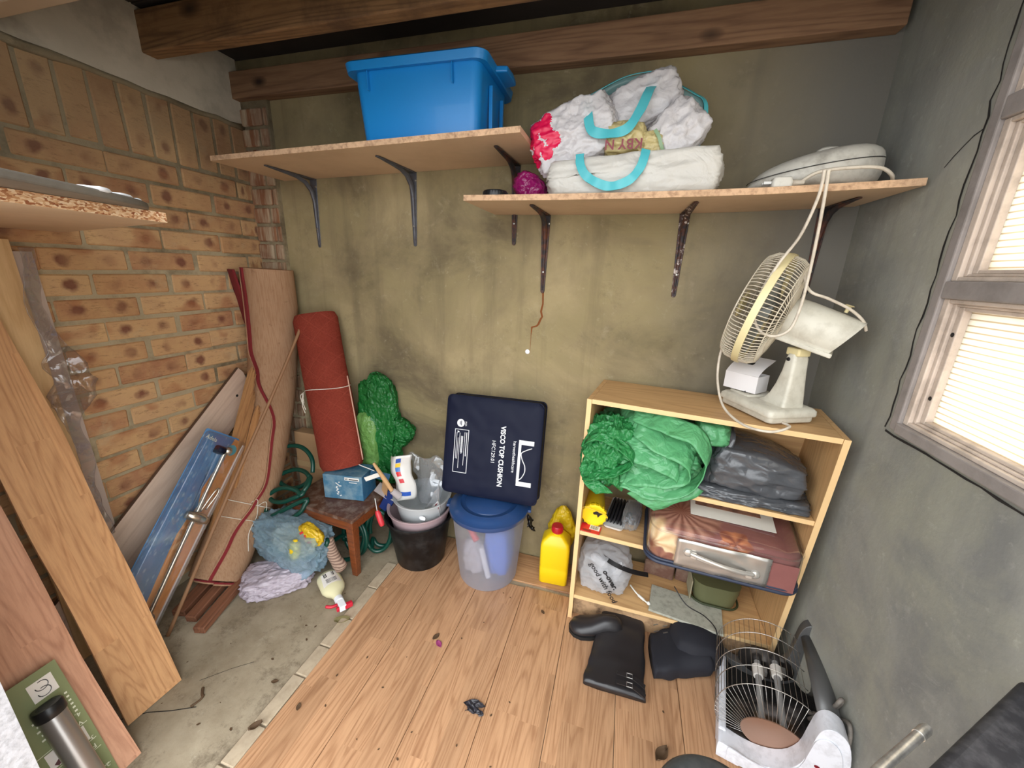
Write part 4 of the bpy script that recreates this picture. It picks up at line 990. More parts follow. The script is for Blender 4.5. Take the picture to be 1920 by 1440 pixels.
MB().lathe([(.0, .0), (.112, .0), (.122, .004), (.126, .012), (.152, .29), (.154, .318), (.162, .32), (.164, .33), (.158, .334)], 56).build('tub_body', M_frost, t, 50)
MB().lathe([(.165, .322), (.167, .326), (.167, .34), (.15, .345), (.145, .352), (.12, .36), (.115, .356), (.1, .356), (.095, .362), (.0, .366)], 56).build('lid', M_lidb, t, 50)
for i in range(2):
    a = (.2, pi + .2)[i]; MB().box((.171 * cos(a), .171 * sin(a), .335), (.016, .05, .012), Matrix.Rotation(a, 3, 'Z')).build('lid_clip', M_lidb, t, bevel=.003)
M_bluec = plain('blue_fabric', srgb(70, 110, 190), .7, var=.1)
M_redt = plain('red_handle', srgb(200, 50, 60), .4)
M_rag = plain('grey_rag', srgb(168, 160, 160), .9, var=.2, bump=.5)
bag('blue_cloth', '', '', (.05, .0, .14), (.06, .07, .12), M_bluec, .12, 3, .6, 2, 4, parent=t)
bag('rag', '', '', (-.05, -.02, .1), (.05, .05, .085), M_rag, .3, 8, .7, 2.2, 4, parent=t)
MB().tube([(.03, -.085, .05), (.0, -.095, .2)], .012, 14).build('grey_tube', plain('grey_tube', srgb(190, 190, 192), .4), t, 50)
MB().tube([(-.11, -.03, .3), (-.02, -.09, .22)], .014, 12).build('red_handle', M_redt, t, 50)

M_navy = plain('navy_coated_fabric', srgb(18, 23, 44), .6, var=.1, bump=.25, bscale=12, spec=.2)
M_print = plain('white_print', srgb(232, 234, 238), .5)
BLc, BRc, TLc = V((-.676, 1.335, .384)), V((-.262, 1.345, .386)), V((-.655, 1.425, .79))
CM = frame(BLc, BRc - BLc, TLc - BLc)
cw, ch = .412, .418
t = thing('cushion_bag', 'navy zipped cushion bag with white lettering propped on the tub lid against the wall', 'cushion', M=CM)
def cush(u, v, back):
    x = cw * u; y = ch * v
    e = min(u, 1 - u, v, 1 - v); bulge = .012 * min(1, e / .12) ** .5
    w_ = .004 * mn.noise(V((x * 9, y * 9, 1 + back))) + .003 * mn.noise(V((x * 25, y * 25, 3)))
    rx = .02 * (1 - min(1, min(v, 1 - v) / .06)) ** 2; x = x + (rx if u < .5 else -rx) * (1 - min(1, min(u, 1 - u) / .06))
    return V((x, y, (bulge + w_) if not back else -(.075 + bulge + w_)))
mb = MB().grid(lambda u, v: cush(u, v, 0), 40, 40).grid(lambda u, v: cush(u, v, 1), 40, 40)
n = 41; per = [(i * n) for i in range(n)] + [(n - 1) * n + j for j in range(1, n)] + [i * n + n - 1 for i in range(n - 2, -1, -1)] + [j for j in range(n - 2, 0, -1)]
off = n * n
mb.f += [(per[i], per[(i + 1) % len(per)], off + per[(i + 1) % len(per)], off + per[i]) for i in range(len(per))]; mb.m += [0] * len(per)
mb.build('cover', M_navy, t, 70)
for z in (-.004, -.07): 
    rr_ = rrect(cw / 2, ch / 2, .02, z, 4); MB().tube([p + V((cw / 2, ch / 2, 0)) for p in rr_ + [rr_[0]]], .003, 6).build('piping', M_navy, t, 180)
RZ = Matrix.Rotation(-pi / 2, 4, 'Z')
def ctext(s, size, u, v0, bold=0, sx=1):
    return text(s, size, Matrix.Translation((cw * u, ch * (1 - v0), .0165)) @ RZ, M_print, t, bold=bold, sx=sx)
ctext('VISCO TOP CUSHION', .0285, .60, .25, .0008, .90)
ctext('HFC129.01', .022, .518, .40, 0, .95)
ctext('harvesthealthcare', .0185, .735, .38, 0, .98)
lg = MB()
for v in (.385, .79):
    lg.box((cw * .865, ch * (1 - v), .0155), (.062, .018, .0012))
lg.build('logo_bar', M_print, t)
crk = [(cw * .80, ch * (1 - .39)), (cw * .80, ch * (1 - .78))]
MB().box((cw * .802, ch * (1 - .585), .0155), (.011, .16, .0012)).build('logo_bar', M_print, t)
MB().tube(catmull([V((cw * q[0], ch * (1 - q[1]), .0165)) for q in ((.925, .43), (.87, .455), (.822, .49), (.835, .55), (.865, .61), (.868, .67), (.84, .73), (.815, .75))], 6), .002, 6).build('logo_curve', M_print, t, 180)
MB().lathe([(0, .0008), (.0165, .0008), (.0165, 0)], 28, Matrix.Translation((cw * .175, ch * (1 - .27), .0165))).build('logo_disc', M_print, t)
for a_, L_ in ((.182, .020), (.168, .014)): MB().box((cw * a_, ch * (1 - .27), .0176), (.003, L_, .0005)).build('disc_print_line', M_navy, t)
text('RISK', .010, Matrix.Translation((cw * .222, ch * (1 - .25), .0165)) @ RZ, M_print, t)
u0, u1, v0, v1 = .12, .265, .335, .77
bxl = MB(); lw_ = .0022
for (a, b, c, d) in ((u0, v0, u1, v0), (u0, v1, u1, v1), (u0, v0, u0, v1), (u1, v0, u1, v1)):
    x_, y_ = cw * (a + c) / 2, ch * (1 - (b + d) / 2); bxl.box((x_, y_, .016), (abs(c - a) * cw + lw_, abs(d - b) * ch + lw_, .0012))
bxl.build('label_border', M_print, t)
for i, (uu, vv, L) in enumerate(((.245, .36, .1), (.225, .36, .14), (.205, .4, .07), (.197, .4, .075), (.189, .4, .07), (.172, .37, .15), (.155, .42, .09), (.14, .37, .11))):
    MB().box((cw * uu, ch * (1 - vv) - L / 2, .0162), (.0034 if i == 0 else .0018, L, .0006)).build('label_print_line', M_print, t)
MB().prism([(-.004, -.005), (.006, 0), (-.004, .005)], 0, .0006, Matrix.Translation((cw * .155, ch * (1 - .36), .0163))).build('warning_triangle', M_print, t)

# black torn bag scrap hanging at the tub's right
t = MB().grid(lambda u, v: V((-.322 + .045 * u * (1 - .5 * v * (u > .4)), 1.44 + .012 * sin(5 * u + 3 * v), .20 + (.085 - .03 * u) * v)) + mn.noise_vector(V((u * 3, v * 4, 2))) * .012, 10, 12).build('black_film', film('black_film', srgb(18, 18, 20), 1, .2, 14, .6, .02), None, 180, solid=.0008)
tag(t, 'torn scrap of black plastic film caught behind right rim of the tub', 'scrap')

# ---------------------------------------------------------------- buckets
M_bucket = plain('black_bucket_plastic', srgb(13, 13, 15), .42, var=.2, spec=.3, dirt=srgb(80, 80, 80), dscale=16, dirt_amt=.3)
M_mauve = plain('mauve_plastic', srgb(168, 146, 150), .4, var=.05)
M_gpl = plain('pale_grey_plastic', srgb(176, 180, 182), .4, var=.05)
BX, BY = -.795, 1.345
t = thing('bucket', 'scuffed black plastic bucket on the floor beside the stool', 'bucket', (BX, BY, .0095))
MB().lathe([(.0, 0), (.103, 0), (.108, .006), (.140, .222), (.150, .226), (.152, .236), (.147, .24), (.136, .226), (.104, .01), (0, .006)], 56).build('body', M_bucket, t, 50)
t = thing('washing_up_bowl', 'mauve plastic bowl nested in the black bucket under the grey bowl', 'bowl', (BX + .004, BY, .15))
MB().lathe([(0, 0), (.104, 0), (.112, .01), (.132, .125), (.142, .13), (.142, .135), (.13, .13), (.108, .012), (0, .006)], 56).build('body', M_mauve, t, 50)
t = thing('mixing_bowl', 'pale grey plastic bowl full of bags, topmost of the nested bowls', 'bowl', (BX + .015, BY + .008, .215))
MB().lathe([(0, 0), (.09, 0), (.098, .008), (.117, .112), (.128, .118), (.128, .123), (.115, .118), (.094, .01), (0, .006)], 56).build('body', M_gpl, t, 50)
bag('paint_splash', '', '', (.055, -.105, .075), (.014, .004, .01), M_print, .2, 4, .8, 3, 3, parent=t)
M_clearbag = clear('clear_polythene', base=.16, bscale=10, bstr=.9, body=.5)
def sheetbag(nm, label, cat, pts_fn, m, nu=24, nv=24, solid=.0008):
    o = MB().grid(pts_fn, nu, nv).build(nm, m, None, 180, solid=solid); return tag(o, label, cat)
cx, cy, cz = BX + .015, BY + .008, .335
def cb1(u, v):
    a = -1.3 + 2.6 * u; h = v; p = V((cx + .015 + (.04 + .07 * h) * sin(a), cy + .035 - .03 * cos(a) * (1 - h) + .02 * h, cz - .06 + .21 * h + .012 * sin(5 * a) * h))
    return p + mn.noise_vector(p * 22) * .014 + mn.noise_vector(p * 60) * .004
sheetbag('polythene_bag', 'crumpled clear polythene bag standing up at back of the grey bowl', 'bag', cb1, M_clearbag)
def cb2(u, v):
    p = V((cx + .03 + .085 * u + .012 * v, cy - .05 + .03 * sin(3 * u) - .02 * v, cz - .07 + (.03 + .2 * u) * v)); p.y -= .01
    return p + mn.noise_vector(p * 18) * .012 + mn.noise_vector(p * 55) * .003
o = sheetbag('polythene_bag', 'clear polythene bag with maroon printed label, front right of the grey bowl', 'bag', cb2, M_clearbag)
M_mar2 = plain('maroon_label', srgb(120, 36, 52), .4)
lab = MB().grid(lambda u, v: cb2(.4 + .5 * u, .12 + .42 * v) + V((0, -.004, 0)), 10, 8).build('label', plain('white_label', srgb(206, 204, 204), .4), o, 180)
for i, (a, b_) in enumerate(((.46, .18), (.6, .2), (.72, .22), (.55, .36))):
    MB().grid(lambda u, v, a=a, b_=b_: cb2(a + .1 * u, b_ + .11 * v) + V((0, -.0055, 0)), 4, 4).build('label_block', M_mar2, o)
M_pk = plain('foil_packet_white', srgb(214, 212, 208), .3, var=.05, bump=.3, bscale=18)
t = thing('food_packet', 'folded white packet with coloured squares standing in the grey bowl', 'packet', (0, 0, 0))
def pk(u, v):
    base = V((-.925, 1.32, .305)).lerp(V((-.905, 1.33, .52)), v)
    p = base + V((.10 * u + .015 * sin(6 * v), -.035 * sin(pi * u) , .02 * u - .03 * (u - .5) ** 2)); p.x += .02 * (1 - v) * (v > .0)
    return p + mn.noise_vector(p * 20) * .007
MB().grid(pk, 14, 20).build('packet_body', M_pk, t, 180, solid=.004)
cols = [srgb(40, 80, 160), srgb(230, 190, 60), srgb(70, 120, 190), srgb(200, 40, 50), srgb(196, 60, 70), srgb(30, 80, 170)]
for i, c in enumerate(cols):
    v0 = (.86, .76, .67, .58, .44, .16)[i]; mcol = plain('packet_print_%d' % i, c, .35)
    MB().grid(lambda u, v, v0=v0, i=i: pk((.52 if i < 5 else .35) + (.18 if i < 5 else .5) * u, v0 + .085 * v) + V((.0, -.0045, 0)), 5, 4).build('colour_square', mcol, t)
M_stick = plain('pale_bare_wood', srgb(190, 150, 104), .7, var=.15)
t = thing('paint_brush', 'pale wooden handled brush leaning in the grey bowl', 'brush', (0, 0, 0))
MB().tube([(-.955, 1.262, .50), (-.905, 1.262, .43), (-.875, 1.265, .382)], [.006, .010, .009], 10).build('handle', M_stick, t, 60)
MB().tube([(-.875, 1.265, .382), (-.85, 1.28, .352)], [.013, .017], 12).build('bristles', M_rag, t, 60)
t = thing('screwdriver', 'red handled tool hanging between the bucket and bowls', 'tool', (0, 0, 0))
MB().tube([(-.925, 1.222, .30), (-.92, 1.22, .29), (-.9, 1.212, .25), (-.895, 1.21, .24)], [.008, .012, .012, .008], 12).build('handle', M_redt, t, 60)
MB().tube([(-.925, 1.222, .30), (-.945, 1.24, .345)], .003, 8).build('shaft', M_screw, t, 60)
t = tag(MB().box((0, 0, 0), (.05, .012, .11)).build('blue_scoop', plain('dark_blue_plastic', srgb(26, 50, 110), .4), None, bevel=.004), 'dark blue plastic scoop tucked beside the grey bowl', 'scoop')
t.matrix_basis = Matrix.Translation((-.93, 1.31, .29)) @ Matrix.Rotation(.5, 4, 'Y')

# ---------------------------------------------------------------- yellow jerrycan and bag
M_jerry = plain('yellow_hdpe', srgb(232, 196, 12), .38, var=.04)
M_cap = plain('red_cap', srgb(176, 24, 36), .35)
t = thing('jerrycan', 'yellow plastic jerrycan with red cap on floor left of the bookcase', 'jerrycan', (-.178, 1.405, .0095), rotz=.05)
MB().loft([rrect(.055, .042, .012, 0), rrect(.06, .047, .014, .006), rrect(.061, .048, .014, .075), rrect(.0595, .0465, .014, .082), rrect(.061, .048, .014, .089), rrect(.061, .048, .014, .185), rrect(.056, .043, .014, .205), rrect(.035, .03, .014, .228), rrect(.022, .022, .014, .236)]).build('body', M_jerry, t, 50)
MB().lathe([(.019, .232), (.019, .246)], 24, Matrix.Translation((.002, -.008, 0))).build('neck', M_jerry, t)
MB().lathe([(.021, .243), (.023, .245), (.023, .27), (.021, .273), (0, .273)], 28, Matrix.Translation((.002, -.008, 0))).build('cap', M_cap, t, 40)
for i in range(18):
    a = 2 * pi * i / 18; MB().box((.002 + .0232 * cos(a), -.008 + .0232 * sin(a), .258), (.0016, .0025, .022), Matrix.Rotation(a, 3, 'Z')).build('cap_rib', M_cap, t)
bag('yellow_carrier', 'crumpled yellow plastic bag behind the jerrycan', 'bag', (-.165, 1.475, .225), (.06, .022, .1), film('yellow_film', srgb(224, 190, 30), 1, .25, 14, .6, .3, .1), .2, 23, .8, 2, 4, fn=lambda p, n: V((p.x * (1 - .45 * max(0, p.z / .1)), p.y, p.z)))

# ---------------------------------------------------------------- boots
M_boot = plain('black_boot_leather', srgb(38, 36, 38), .36, var=.12, bump=.2, bscale=14)
M_boot2 = plain('navy_black_suede', srgb(22, 23, 32), .8, var=.15, bump=.2, bscale=40)
M_sole = plain('boot_sole', srgb(18, 18, 18), .7)
def shaft(parent, m, a0, a1, b0, b1, h, name='shaft', seed=1, ratio=.5):
    """flattened lying shaft: end a (a0,a1 = corners), end b"""
    a0, a1, b0, b1 = V(a0), V(a1), V(b0), V(b1); rings = []
    N = 22
    for i in range(N + 1):
        u = i / N; l = a0.lerp(b0, u); r = a1.lerp(b1, u); c = (l + r) / 2; ex = (r - l) / 2; hh = h[0] + (h[1] - h[0]) * u
        ring = []
        for j in range(28):
            an = 2 * pi * j / 28; cx_ = math.copysign(abs(cos(an)) ** .5, cos(an)); sz_ = math.copysign(abs(sin(an)) ** .6, sin(an))
            p = c + ex * cx_ + V((0, 0, hh * sz_)); p.z += hh
            q = p + mn.noise_vector(p * 13 + V((seed, 0, 0))) * .008 + mn.noise_vector(p * 34 + V((0, seed, 0))) * .004
            q.z = max(q.z, .0105); ring.append(q)
        rings.append(ring)
    return MB().loft(rings).build(name, m, parent, 180, world=True)
def foot(parent, m, heel, toe, wid, hgt, seed=1):
    heel, toe = V(heel), V(toe); d = toe - heel; L = d.length; d.normalize(); s = V((-d.y, d.x, 0)); rings = []
    for u, w_, h_ in ((-.02, .3, .4), (0, .62, .8), (.12, .78, 1.0), (.35, .76, 1.0), (.6, .95, .72), (.8, .98, .6), (.93, .75, .52), (1.0, .35, .4), (1.01, .1, .3)):
        c = heel + d * (L * u); ring = []
        for j in range(24):
            an = 2 * pi * j / 24; z = hgt * h_ * (.5 + .5 * sin(an)); y = wid / 2 * w_ * cos(an)
            ring.append(V((c.x + s.x * y, c.y + s.y * y, max(.0105, c.z + z))))
        rings.append(ring)
    MB().loft(rings).build('foot', m, parent, 180, world=True)
    so = []
    for u, w_ in ((-.02, .35), (.03, .66), (.15, .8), (.4, .7), (.62, .98), (.8, 1.02), (.94, .78), (1.02, .3)):
        c = heel + d * (L * u); so.append([c + s * wid / 2 * w_ + V((0, 0, .001)), c - s * wid / 2 * w_ + V((0, 0, .001)), c - s * wid / 2 * w_ + V((0, 0, .014)), c + s * wid / 2 * w_ + V((0, 0, .014))])
    MB().loft(so).build('sole', M_sole, parent, 60, world=True)
t = thing('ankle_boot', 'long black leather boot lying with toe to the left in front of the bookcase', 'boot', (.05, 1.1, .0095))
foot(t, M_boot, (.11, 1.2, .01), (-.072, 1.168, .01), .085, .078)
shaft(t, M_boot, (.035, 1.255, .012), (.195, 1.262, .012), (.0, .975, .012), (.19, .972, .012), (.026, .013), seed=2)
for i in range(2):
    b = strap('buckle_strap', [(.10, 1.01 - i * .03 - .0, .062), (.15, 1.008 - i * .03, .06), (.188, 1.0 - i * .03, .045)], .014, M_boot, t, (0, 0, 1), .003)
    b.data.transform(wm(t).inverted()); MB().tube([(.13, 1.014 - i * .03, .066), (.147, 1.014 - i * .03, .066), (.147, 1.0 - i * .03, .065), (.13, 1.0 - i * .03, .065), (.13, 1.014 - i * .03, .066)], .0014, 6).build('buckle', M_screw, t, world=True)
t = thing('ankle_boot', 'navy black suede boot with metal eyelets lying on its side by the heater', 'boot', (.3, 1.2, .0095))
shaft(t, M_boot2, (.208, 1.2, .012), (.218, 1.045, .012), (.35, 1.262, .012), (.40, 1.105, .012), (.03, .046), seed=7)
bag('foot', '', '', (.06, -.002, .06), (.088, .085, .062), M_boot2, .05, 4, .8, 1.2, 4, parent=t)
for i in range(2):
    for j in range(2):
        MB().box((-.075 + i * .03, -.01 + j * .028 - .02, .092 + .004 * i), (.018, .003, .002), Matrix.Rotation(.5, 3, 'Z')).build('eyelet', M_screw, t)

# ---------------------------------------------------------------- halogen heater
M_hw = plain('white_heater_plastic', srgb(226, 228, 236), .35, var=.03, dirt=srgb(92, 88, 86), dscale=30, dirt_amt=.35)
M_hg = plain('grey_heater_shell', srgb(106, 106, 106), .4, .5, var=.08)
M_refl = plain('tarnished_reflector', srgb(120, 116, 114), .22, .95, var=.1)
M_cop = plain('copper_tinted_reflector', srgb(176, 142, 122), .3, .8)
M_tubeg = plain('dusty_quartz_tube', srgb(150, 148, 146), .5, var=.15)
M_cer = plain('white_ceramic', srgb(222, 216, 208), .5)
M_chw = plain('chrome_wire', srgb(190, 186, 180), .25, .9)
hy_ = V((.07, .34, 0)).normalized(); hxv = V((hy_.y, -hy_.x, 0))
HTM = Matrix(((hxv.x, hy_.x, 0, .386), (hxv.y, hy_.y, 0, .915), (0, 0, 1, .0095), (0, 0, 0, 1)))
t = thing('halogen_heater', 'white and grey halogen heater with wire grille, on the floor by right wall', 'heater', M=HTM)
capo = [(-.004, .002), (-.006, .045), (.004, .054), (.05, .044), (.1, .046), (.145, .07), (.172, .12), (.18, .185), (.186, .235), (.2, .258), (.222, .258), (.244, .236), (.258, .18), (.262, .1), (.255, .03), (.235, .0), (.15, .0), (.14, .008), (.06, .008), (.05, .0)]
FP = Matrix(((1, 0, 0, 0), (0, 0, 1, 0), (0, 1, 0, 0), (0, 0, 0, 1)))
HLn = .285
def sub(poly, k=3):
    p = [V((a, b, 0)) for a, b in poly]; out = catmull(p + [p[0]], k)[:-1]; return [(q.x, q.y) for q in out]
co_ = sub(capo[:18], 3) + capo[18:]
MB().prism(co_, -.022, .03, FP).build('end_cap', M_hw, t, 60, bevel=.005, seg=3)
inn = [((x - .13) * .86 + .135, (z - .1) * .84 + .093) for x, z in co_]
MB().prism(inn, -.026, -.021, FP).build('cap_panel', M_hw, t, 60, bevel=.003)
farp = [(p[0] * 1.04 - .006, p[1] * (1.0 if p[1] < .05 else 1.1)) for p in co_]
MB().prism(farp, HLn - .01, HLn + .02, FP).build('far_end_cap', M_hg, t, 60, bevel=.005)
MB().box((.004, HLn / 2, .03), (.02, HLn - .03, .058)).build('front_rail', M_hw, t, bevel=.005)
# curved back shell
shell = [(.05, .006), (.15, .006), (.235, .008), (.252, .035), (.256, .09), (.254, .17), (.244, .225), (.222, .247), (.2, .248), (.19, .236)]
sp = catmull([V((a, 0, b)) for a, b in shell], 4)
def shl(u, v):
    i = u * (len(sp) - 1); a = int(min(i, len(sp) - 2)); p = sp[a].lerp(sp[a + 1], i - a); return V((p.x, .025 + (HLn - .03) * v, p.z))
MB().grid(shl, 36, 2).build('back_shell', M_hg, t, 180, solid=.003)
refl = [(.012, .045), (.04, .022), (.1, .016), (.17, .03), (.212, .07), (.224, .13), (.212, .19), (.195, .228)]
rp = catmull([V((a, 0, b)) for a, b in refl], 4)
def rfl(u, v):
    i = u * (len(rp) - 1); a = int(min(i, len(rp) - 2)); p = rp[a].lerp(rp[a + 1], i - a); return V((p.x, .03 + (HLn - .04) * v, p.z))
MB().grid(rfl, 30, 2).build('reflector', M_refl, t, 180, solid=.001)
disc = [(.122 + .078 * cos(a), .088 + .055 * sin(a)) for a in [2 * pi * i / 32 for i in range(32)]]
MB().prism(disc, .031, .034, FP).build('end_reflector', M_cop, t)
MB().prism(disc, HLn - .014, HLn - .011, FP).build('end_reflector', M_refl, t)
for x, z in ((.1, .085), (.145, .11)):
    MB().tube([(x, .035, z), (x, HLn - .015, z)], .009, 14).build('heating_tube', M_tubeg, t, 60)
    MB().tube([(x, HLn - .07, z), (x, HLn - .035, z)], [.014, .016], 14).build('ceramic_end', M_cer, t, 60)
    MB().box((x + .02, HLn - .035, z - .006), (.012, .022, .016)).build('terminal', M_screw, t)
ac, ar = V((.108, 0, .118)), .132
def gpt(an, y): return V((ac.x + ar * cos(an), y, ac.z + ar * sin(an)))
A0, A1 = radians(212), radians(56)
for y in (.035, .095, .155, .215, .27):
    MB().tube([gpt(A0 + (A1 - A0) * i / 28, y) for i in range(29)], .0011, 6).build('grille_hoop', M_chw, t, 180)
mb = MB()
for i in range(25):
    an = A0 + (A1 - A0) * (i + .3) / 25; mb.tube([gpt(an, HLn - .012), gpt(an, .04), gpt(an, .034), V((.122 + .078 * cos(an), .033, 0.088 + .055 * sin(an)))], .0007, 4, cap=False)
    
o = mb.build('grille_wires', M_chw, t, 180); o['kind'] = 'stuff'
MB().loft([[V((.2 + .006 * cos(a), -.0275, .135 + .004 * sin(a))) for a in [2 * pi * i / 16 for i in range(16)]], [V((.2 + .006 * cos(a), -.024, .135 + .004 * sin(a))) for a in [2 * pi * i / 16 for i in range(16)]]]).build('pilot_light', plain('dark_red_lens', srgb(120, 20, 34), .2), t)
MB().lathe([(0, .012), (.016, .011), (.02, .004), (.021, 0)], 28, Matrix.Translation((.185, -.026, .07)) @ Matrix.Rotation(pi / 2, 4, 'X')).build('dial', M_hw, t, 50)
for i in range(6):
    a = .6 + i * .45; MB().box((.185 + .03 * cos(a), -.0268, .07 + .03 * sin(a)), (.006, .0008, .002), Matrix.Rotation(-a, 3, 'Y')).build('dial_mark', M_black, t)
MB().tube(catmull([(.617, .99, .12), (.63, .955, .2), (.632, .93, .27), (.628, .925, .29), (.622, .925, .27), (.62, .94, .2), (.622, .93, .12), (.63, .88, .06), (.625, .87, .018), (.60, .86, .015)], 8), .005, 8).build('mains_lead', plain('grimy_black_white_lead', srgb(96, 90, 84), .6, var=.3, dirt=srgb(170, 160, 150), dscale=30, dirt_amt=.6), t, 180, world=True)
MB().tube(catmull([(.617, 1.0, .13), (.634, .93, .22), (.634, .885, .26), (.634, .865, .2), (.632, .87, .12), (.62, .885, .04), (.61, .89, .015)], 8), .005, 8).build('mains_lead', bpy.data.materials['grimy_black_white_lead'], t, 180, world=True)

# ---------------------------------------------------------------- foreground: chair and stool edges at bottom right
M_pad = plain('black_padded_vinyl', srgb(38, 38, 44), .55, var=.2, bump=.2, bscale=60, dirt=srgb(110, 108, 110), dscale=40, dirt_amt=.4)
M_chrome = plain('scratched_chrome', srgb(206, 204, 200), .28, .8, var=.15, dirt=srgb(80, 74, 70), dscale=40, dirt_amt=.6)
e0, e1 = V((.355, .40, .775)), V((.61, .612, .775)); ev = (e1 - e0).normalized(); rv = V((ev.y, -ev.x, 0))
cm = Matrix(((ev.x, rv.x, 0, e0.x), (ev.y, rv.y, 0, e0.y), (0, 0, 1, .0), (0, 0, 0, 1)))
t = thing('folding_chair', 'black padded chair edge with chrome tube frame at bottom right corner', 'chair', M=cm)
q = [(0, 0), (.31, 0), (.17, .165), (.0, .26), (-.12, .26), (-.12, 0)]
MB().prism(q, .745, .775).build('padded_seat', M_pad, t, 50, bevel=.01, seg=3)
MB().tube([(-.14, -.022, .752), (.03, -.024, .752), (.098, -.024, .752)], .0058, 14).build('frame_tube', M_chrome, t, 60)
MB().lathe([(0, .012), (.005, .011), (.0066, .005), (.0066, -.012), (.0, -.012)], 20, Matrix.Translation((.108, -.024, .752)) @ Matrix.Rotation(pi / 2, 4, 'Y')).build('end_cap', M_chrome, t, 50)
for x, y_ in ((-.1, .02), (-.1, .24), (.02, .23)):
    MB().tube([(x, y_, .745), (x - .02, y_, 0.001)], .011, 12).build('leg', M_chrome, t, 60)
t = thing('round_stool', 'rounded dark grey stool seat just showing at bottom edge below the heater', 'stool', (.25, .515, .0085))
MB().lathe([(0, .40), (.085, .398), (.1, .392), (.108, .38), (.108, .366), (.1, .36), (0, .36)], 48).build('seat', plain('dark_grey_rubber', srgb(62, 64, 66), .4, var=.2, dirt=srgb(120, 120, 120), dscale=20, dirt_amt=.4), t, 50)
for i in range(4):
    a = pi / 4 + i * pi / 2; MB().tube([(.06 * cos(a), .06 * sin(a), .36), (.09 * cos(a), .09 * sin(a), 0)], .009, 10).build('leg', M_chrome, t, 60)

# ---------------------------------------------------------------- left side: chipboard panel, tray, leaning boards
t = thing('chipboard_panel', 'beige chipboard panel with raw chipped edge jutting out above the leaning boards at left', 'panel', (-.89, .6, 1.37))
pg = [(0, 0), (-.77, .222), (-.77, -.335), (-.15, -.335), (.073, -.335)]
MB().prism(pg, 0, .0185).build('board', M_shelf, t, bevel=.001, seg=1)
def m_osb():
    k = NT('raw_particle_edge'); co = k.geo((1, 1, 2.2)); v = k.vor(co, 210, 'F1', 'Color'); n = k.noise(co, 60, 3)
    X = k.xyz(v)[0]; c = k.ramp(X, [(0, srgb(150, 84, 50)), (.3, srgb(206, 150, 104)), (.6, srgb(232, 192, 150)), (1, srgb(244, 218, 184))]); k.set(Base_Color=c, Roughness=.9); k.bump(X, .6, .002); return k.m
M_osb = m_osb()
MB().loft([[V((.0738, -.335, .0003)), V((.0738, -.335, .0182)), V((.0722, -.335, .0182)), V((.0722, -.335, .0003))], [V((.0008, .0, .0003)), V((.0008, .0, .0182)), V((-.0008, 0, .0182)), V((-.0008, 0, .0003))]]).build('raw_edge', M_osb, t)
M_slate = plain('grey_painted_sheet', srgb(104, 98, 90), .5, var=.15, dirt=srgb(160, 152, 138), dscale=6, dirt_amt=.4)
t = thing('grey_sheet', 'dark grey round ended sheet with white paint drips lying on the chipboard panel', 'sheet', (-.98, .5, 1.3888))
sh = [(.25, -.2), (.17, -.02), (.12, .05), (.06, .085), (-.03, .095), (-.45, .1), (-.45, -.2)]
MB().prism([(q.x, q.y) for q in catmull([V((a, b, 0)) for a, b in sh[:5]], 5)] + sh[5:], 0, .012).build('sheet', M_slate, t, bevel=.003)
for i, (x, y, L) in enumerate(((.135, .02, .06), (.17, -.03, .05), (.10, .055, .035))):
    MB().tube(catmull([(x, y, .0125), (x + .012, y - L * .4, .013), (x + .006, y - L, .0125)], 4), [.003, .004, .004, .004, .004, .003, .003, .002, .002], 6).build('paint_drip', M_print, t, 180)

def board(nm, label, path, wdt, th, mat_, edge=None, cat='board', n=26):
    """long board following path (far top edge), width towards the door (-y)"""
    P_ = catmull(path, 6); L = 0; t = thing(nm, label, cat, path[0])
    R_ = []
    for i, p in enumerate(P_):
        tg = (P_[min(i + 1, len(P_) - 1)] - P_[max(i - 1, 0)]).normalized(); wv = V((0, -1, 0)); wv = (wv - tg * tg.dot(wv)).normalized(); nn = wv.cross(tg).normalized()
        if nn.x < 0: nn = -nn
        R_.append([p, p + wv * wdt, p + wv * wdt - nn * th, p - nn * th])
    mb = MB().loft(R_); o = mb.build('face_board', mat_, t, 30, world=True)
    # store texture-friendly coordinates: swing the mesh so that local Y runs along the board
    d = (P_[-1] - P_[0]).normalized(); wv = V((0, -1, 0)); fr = frame(P_[0], wv, d); 
    M_ = wm(t).inverted() @ fr; o.data.transform(M_.inverted()); o.matrix_local = M_
    return t
board('laminate_board', 'oak laminate floor board leaning bowed against brick wall, foremost full board', [(-1.245, .604, .002), (-1.36, .618, .35), (-1.43, .618, .577), (-1.5, .622, .832), (-1.565, .605, 1.118), (-1.595, .60, 1.30)], .142, .008, M_lamz)
M_birch = wood('pale_birch_board', srgb(222, 186, 136), srgb(196, 154, 104), 'Y', 1.0, rough=.5, tone=.05, ring=.5)
board('birch_board', 'pale birch backed board in torn plastic standing behind the oak laminate board', [(-1.618, .692, .004), (-1.622, .69, .6), (-1.628, .689, 1.34)], .14, .010, M_birch)
M_mauveb = plain('mauve_white_laminate', srgb(190, 172, 160), .5, var=.06)
board('white_board', 'whitish board in clear wrap standing against the bricks behind the birch board', [(-1.642, .738, .004), (-1.642, .736, .6), (-1.642, .733, 1.31)], .13, .009, M_mauveb)
board('laminate_board', 'pinkish laminate board leaning nearest the door at bottom left', [(-1.142, .43, .002), (-1.255, .43, .29), (-1.33, .43, .602), (-1.38, .432, .75), (-1.46, .432, 1.0), (-1.53, .432, 1.25)], .155, .008, M_lamp)
M_wrap = clear('torn_clear_wrap', base=.07, bscale=16, bstr=1.0, body=.2, tint=(.86, .84, .84, 1))
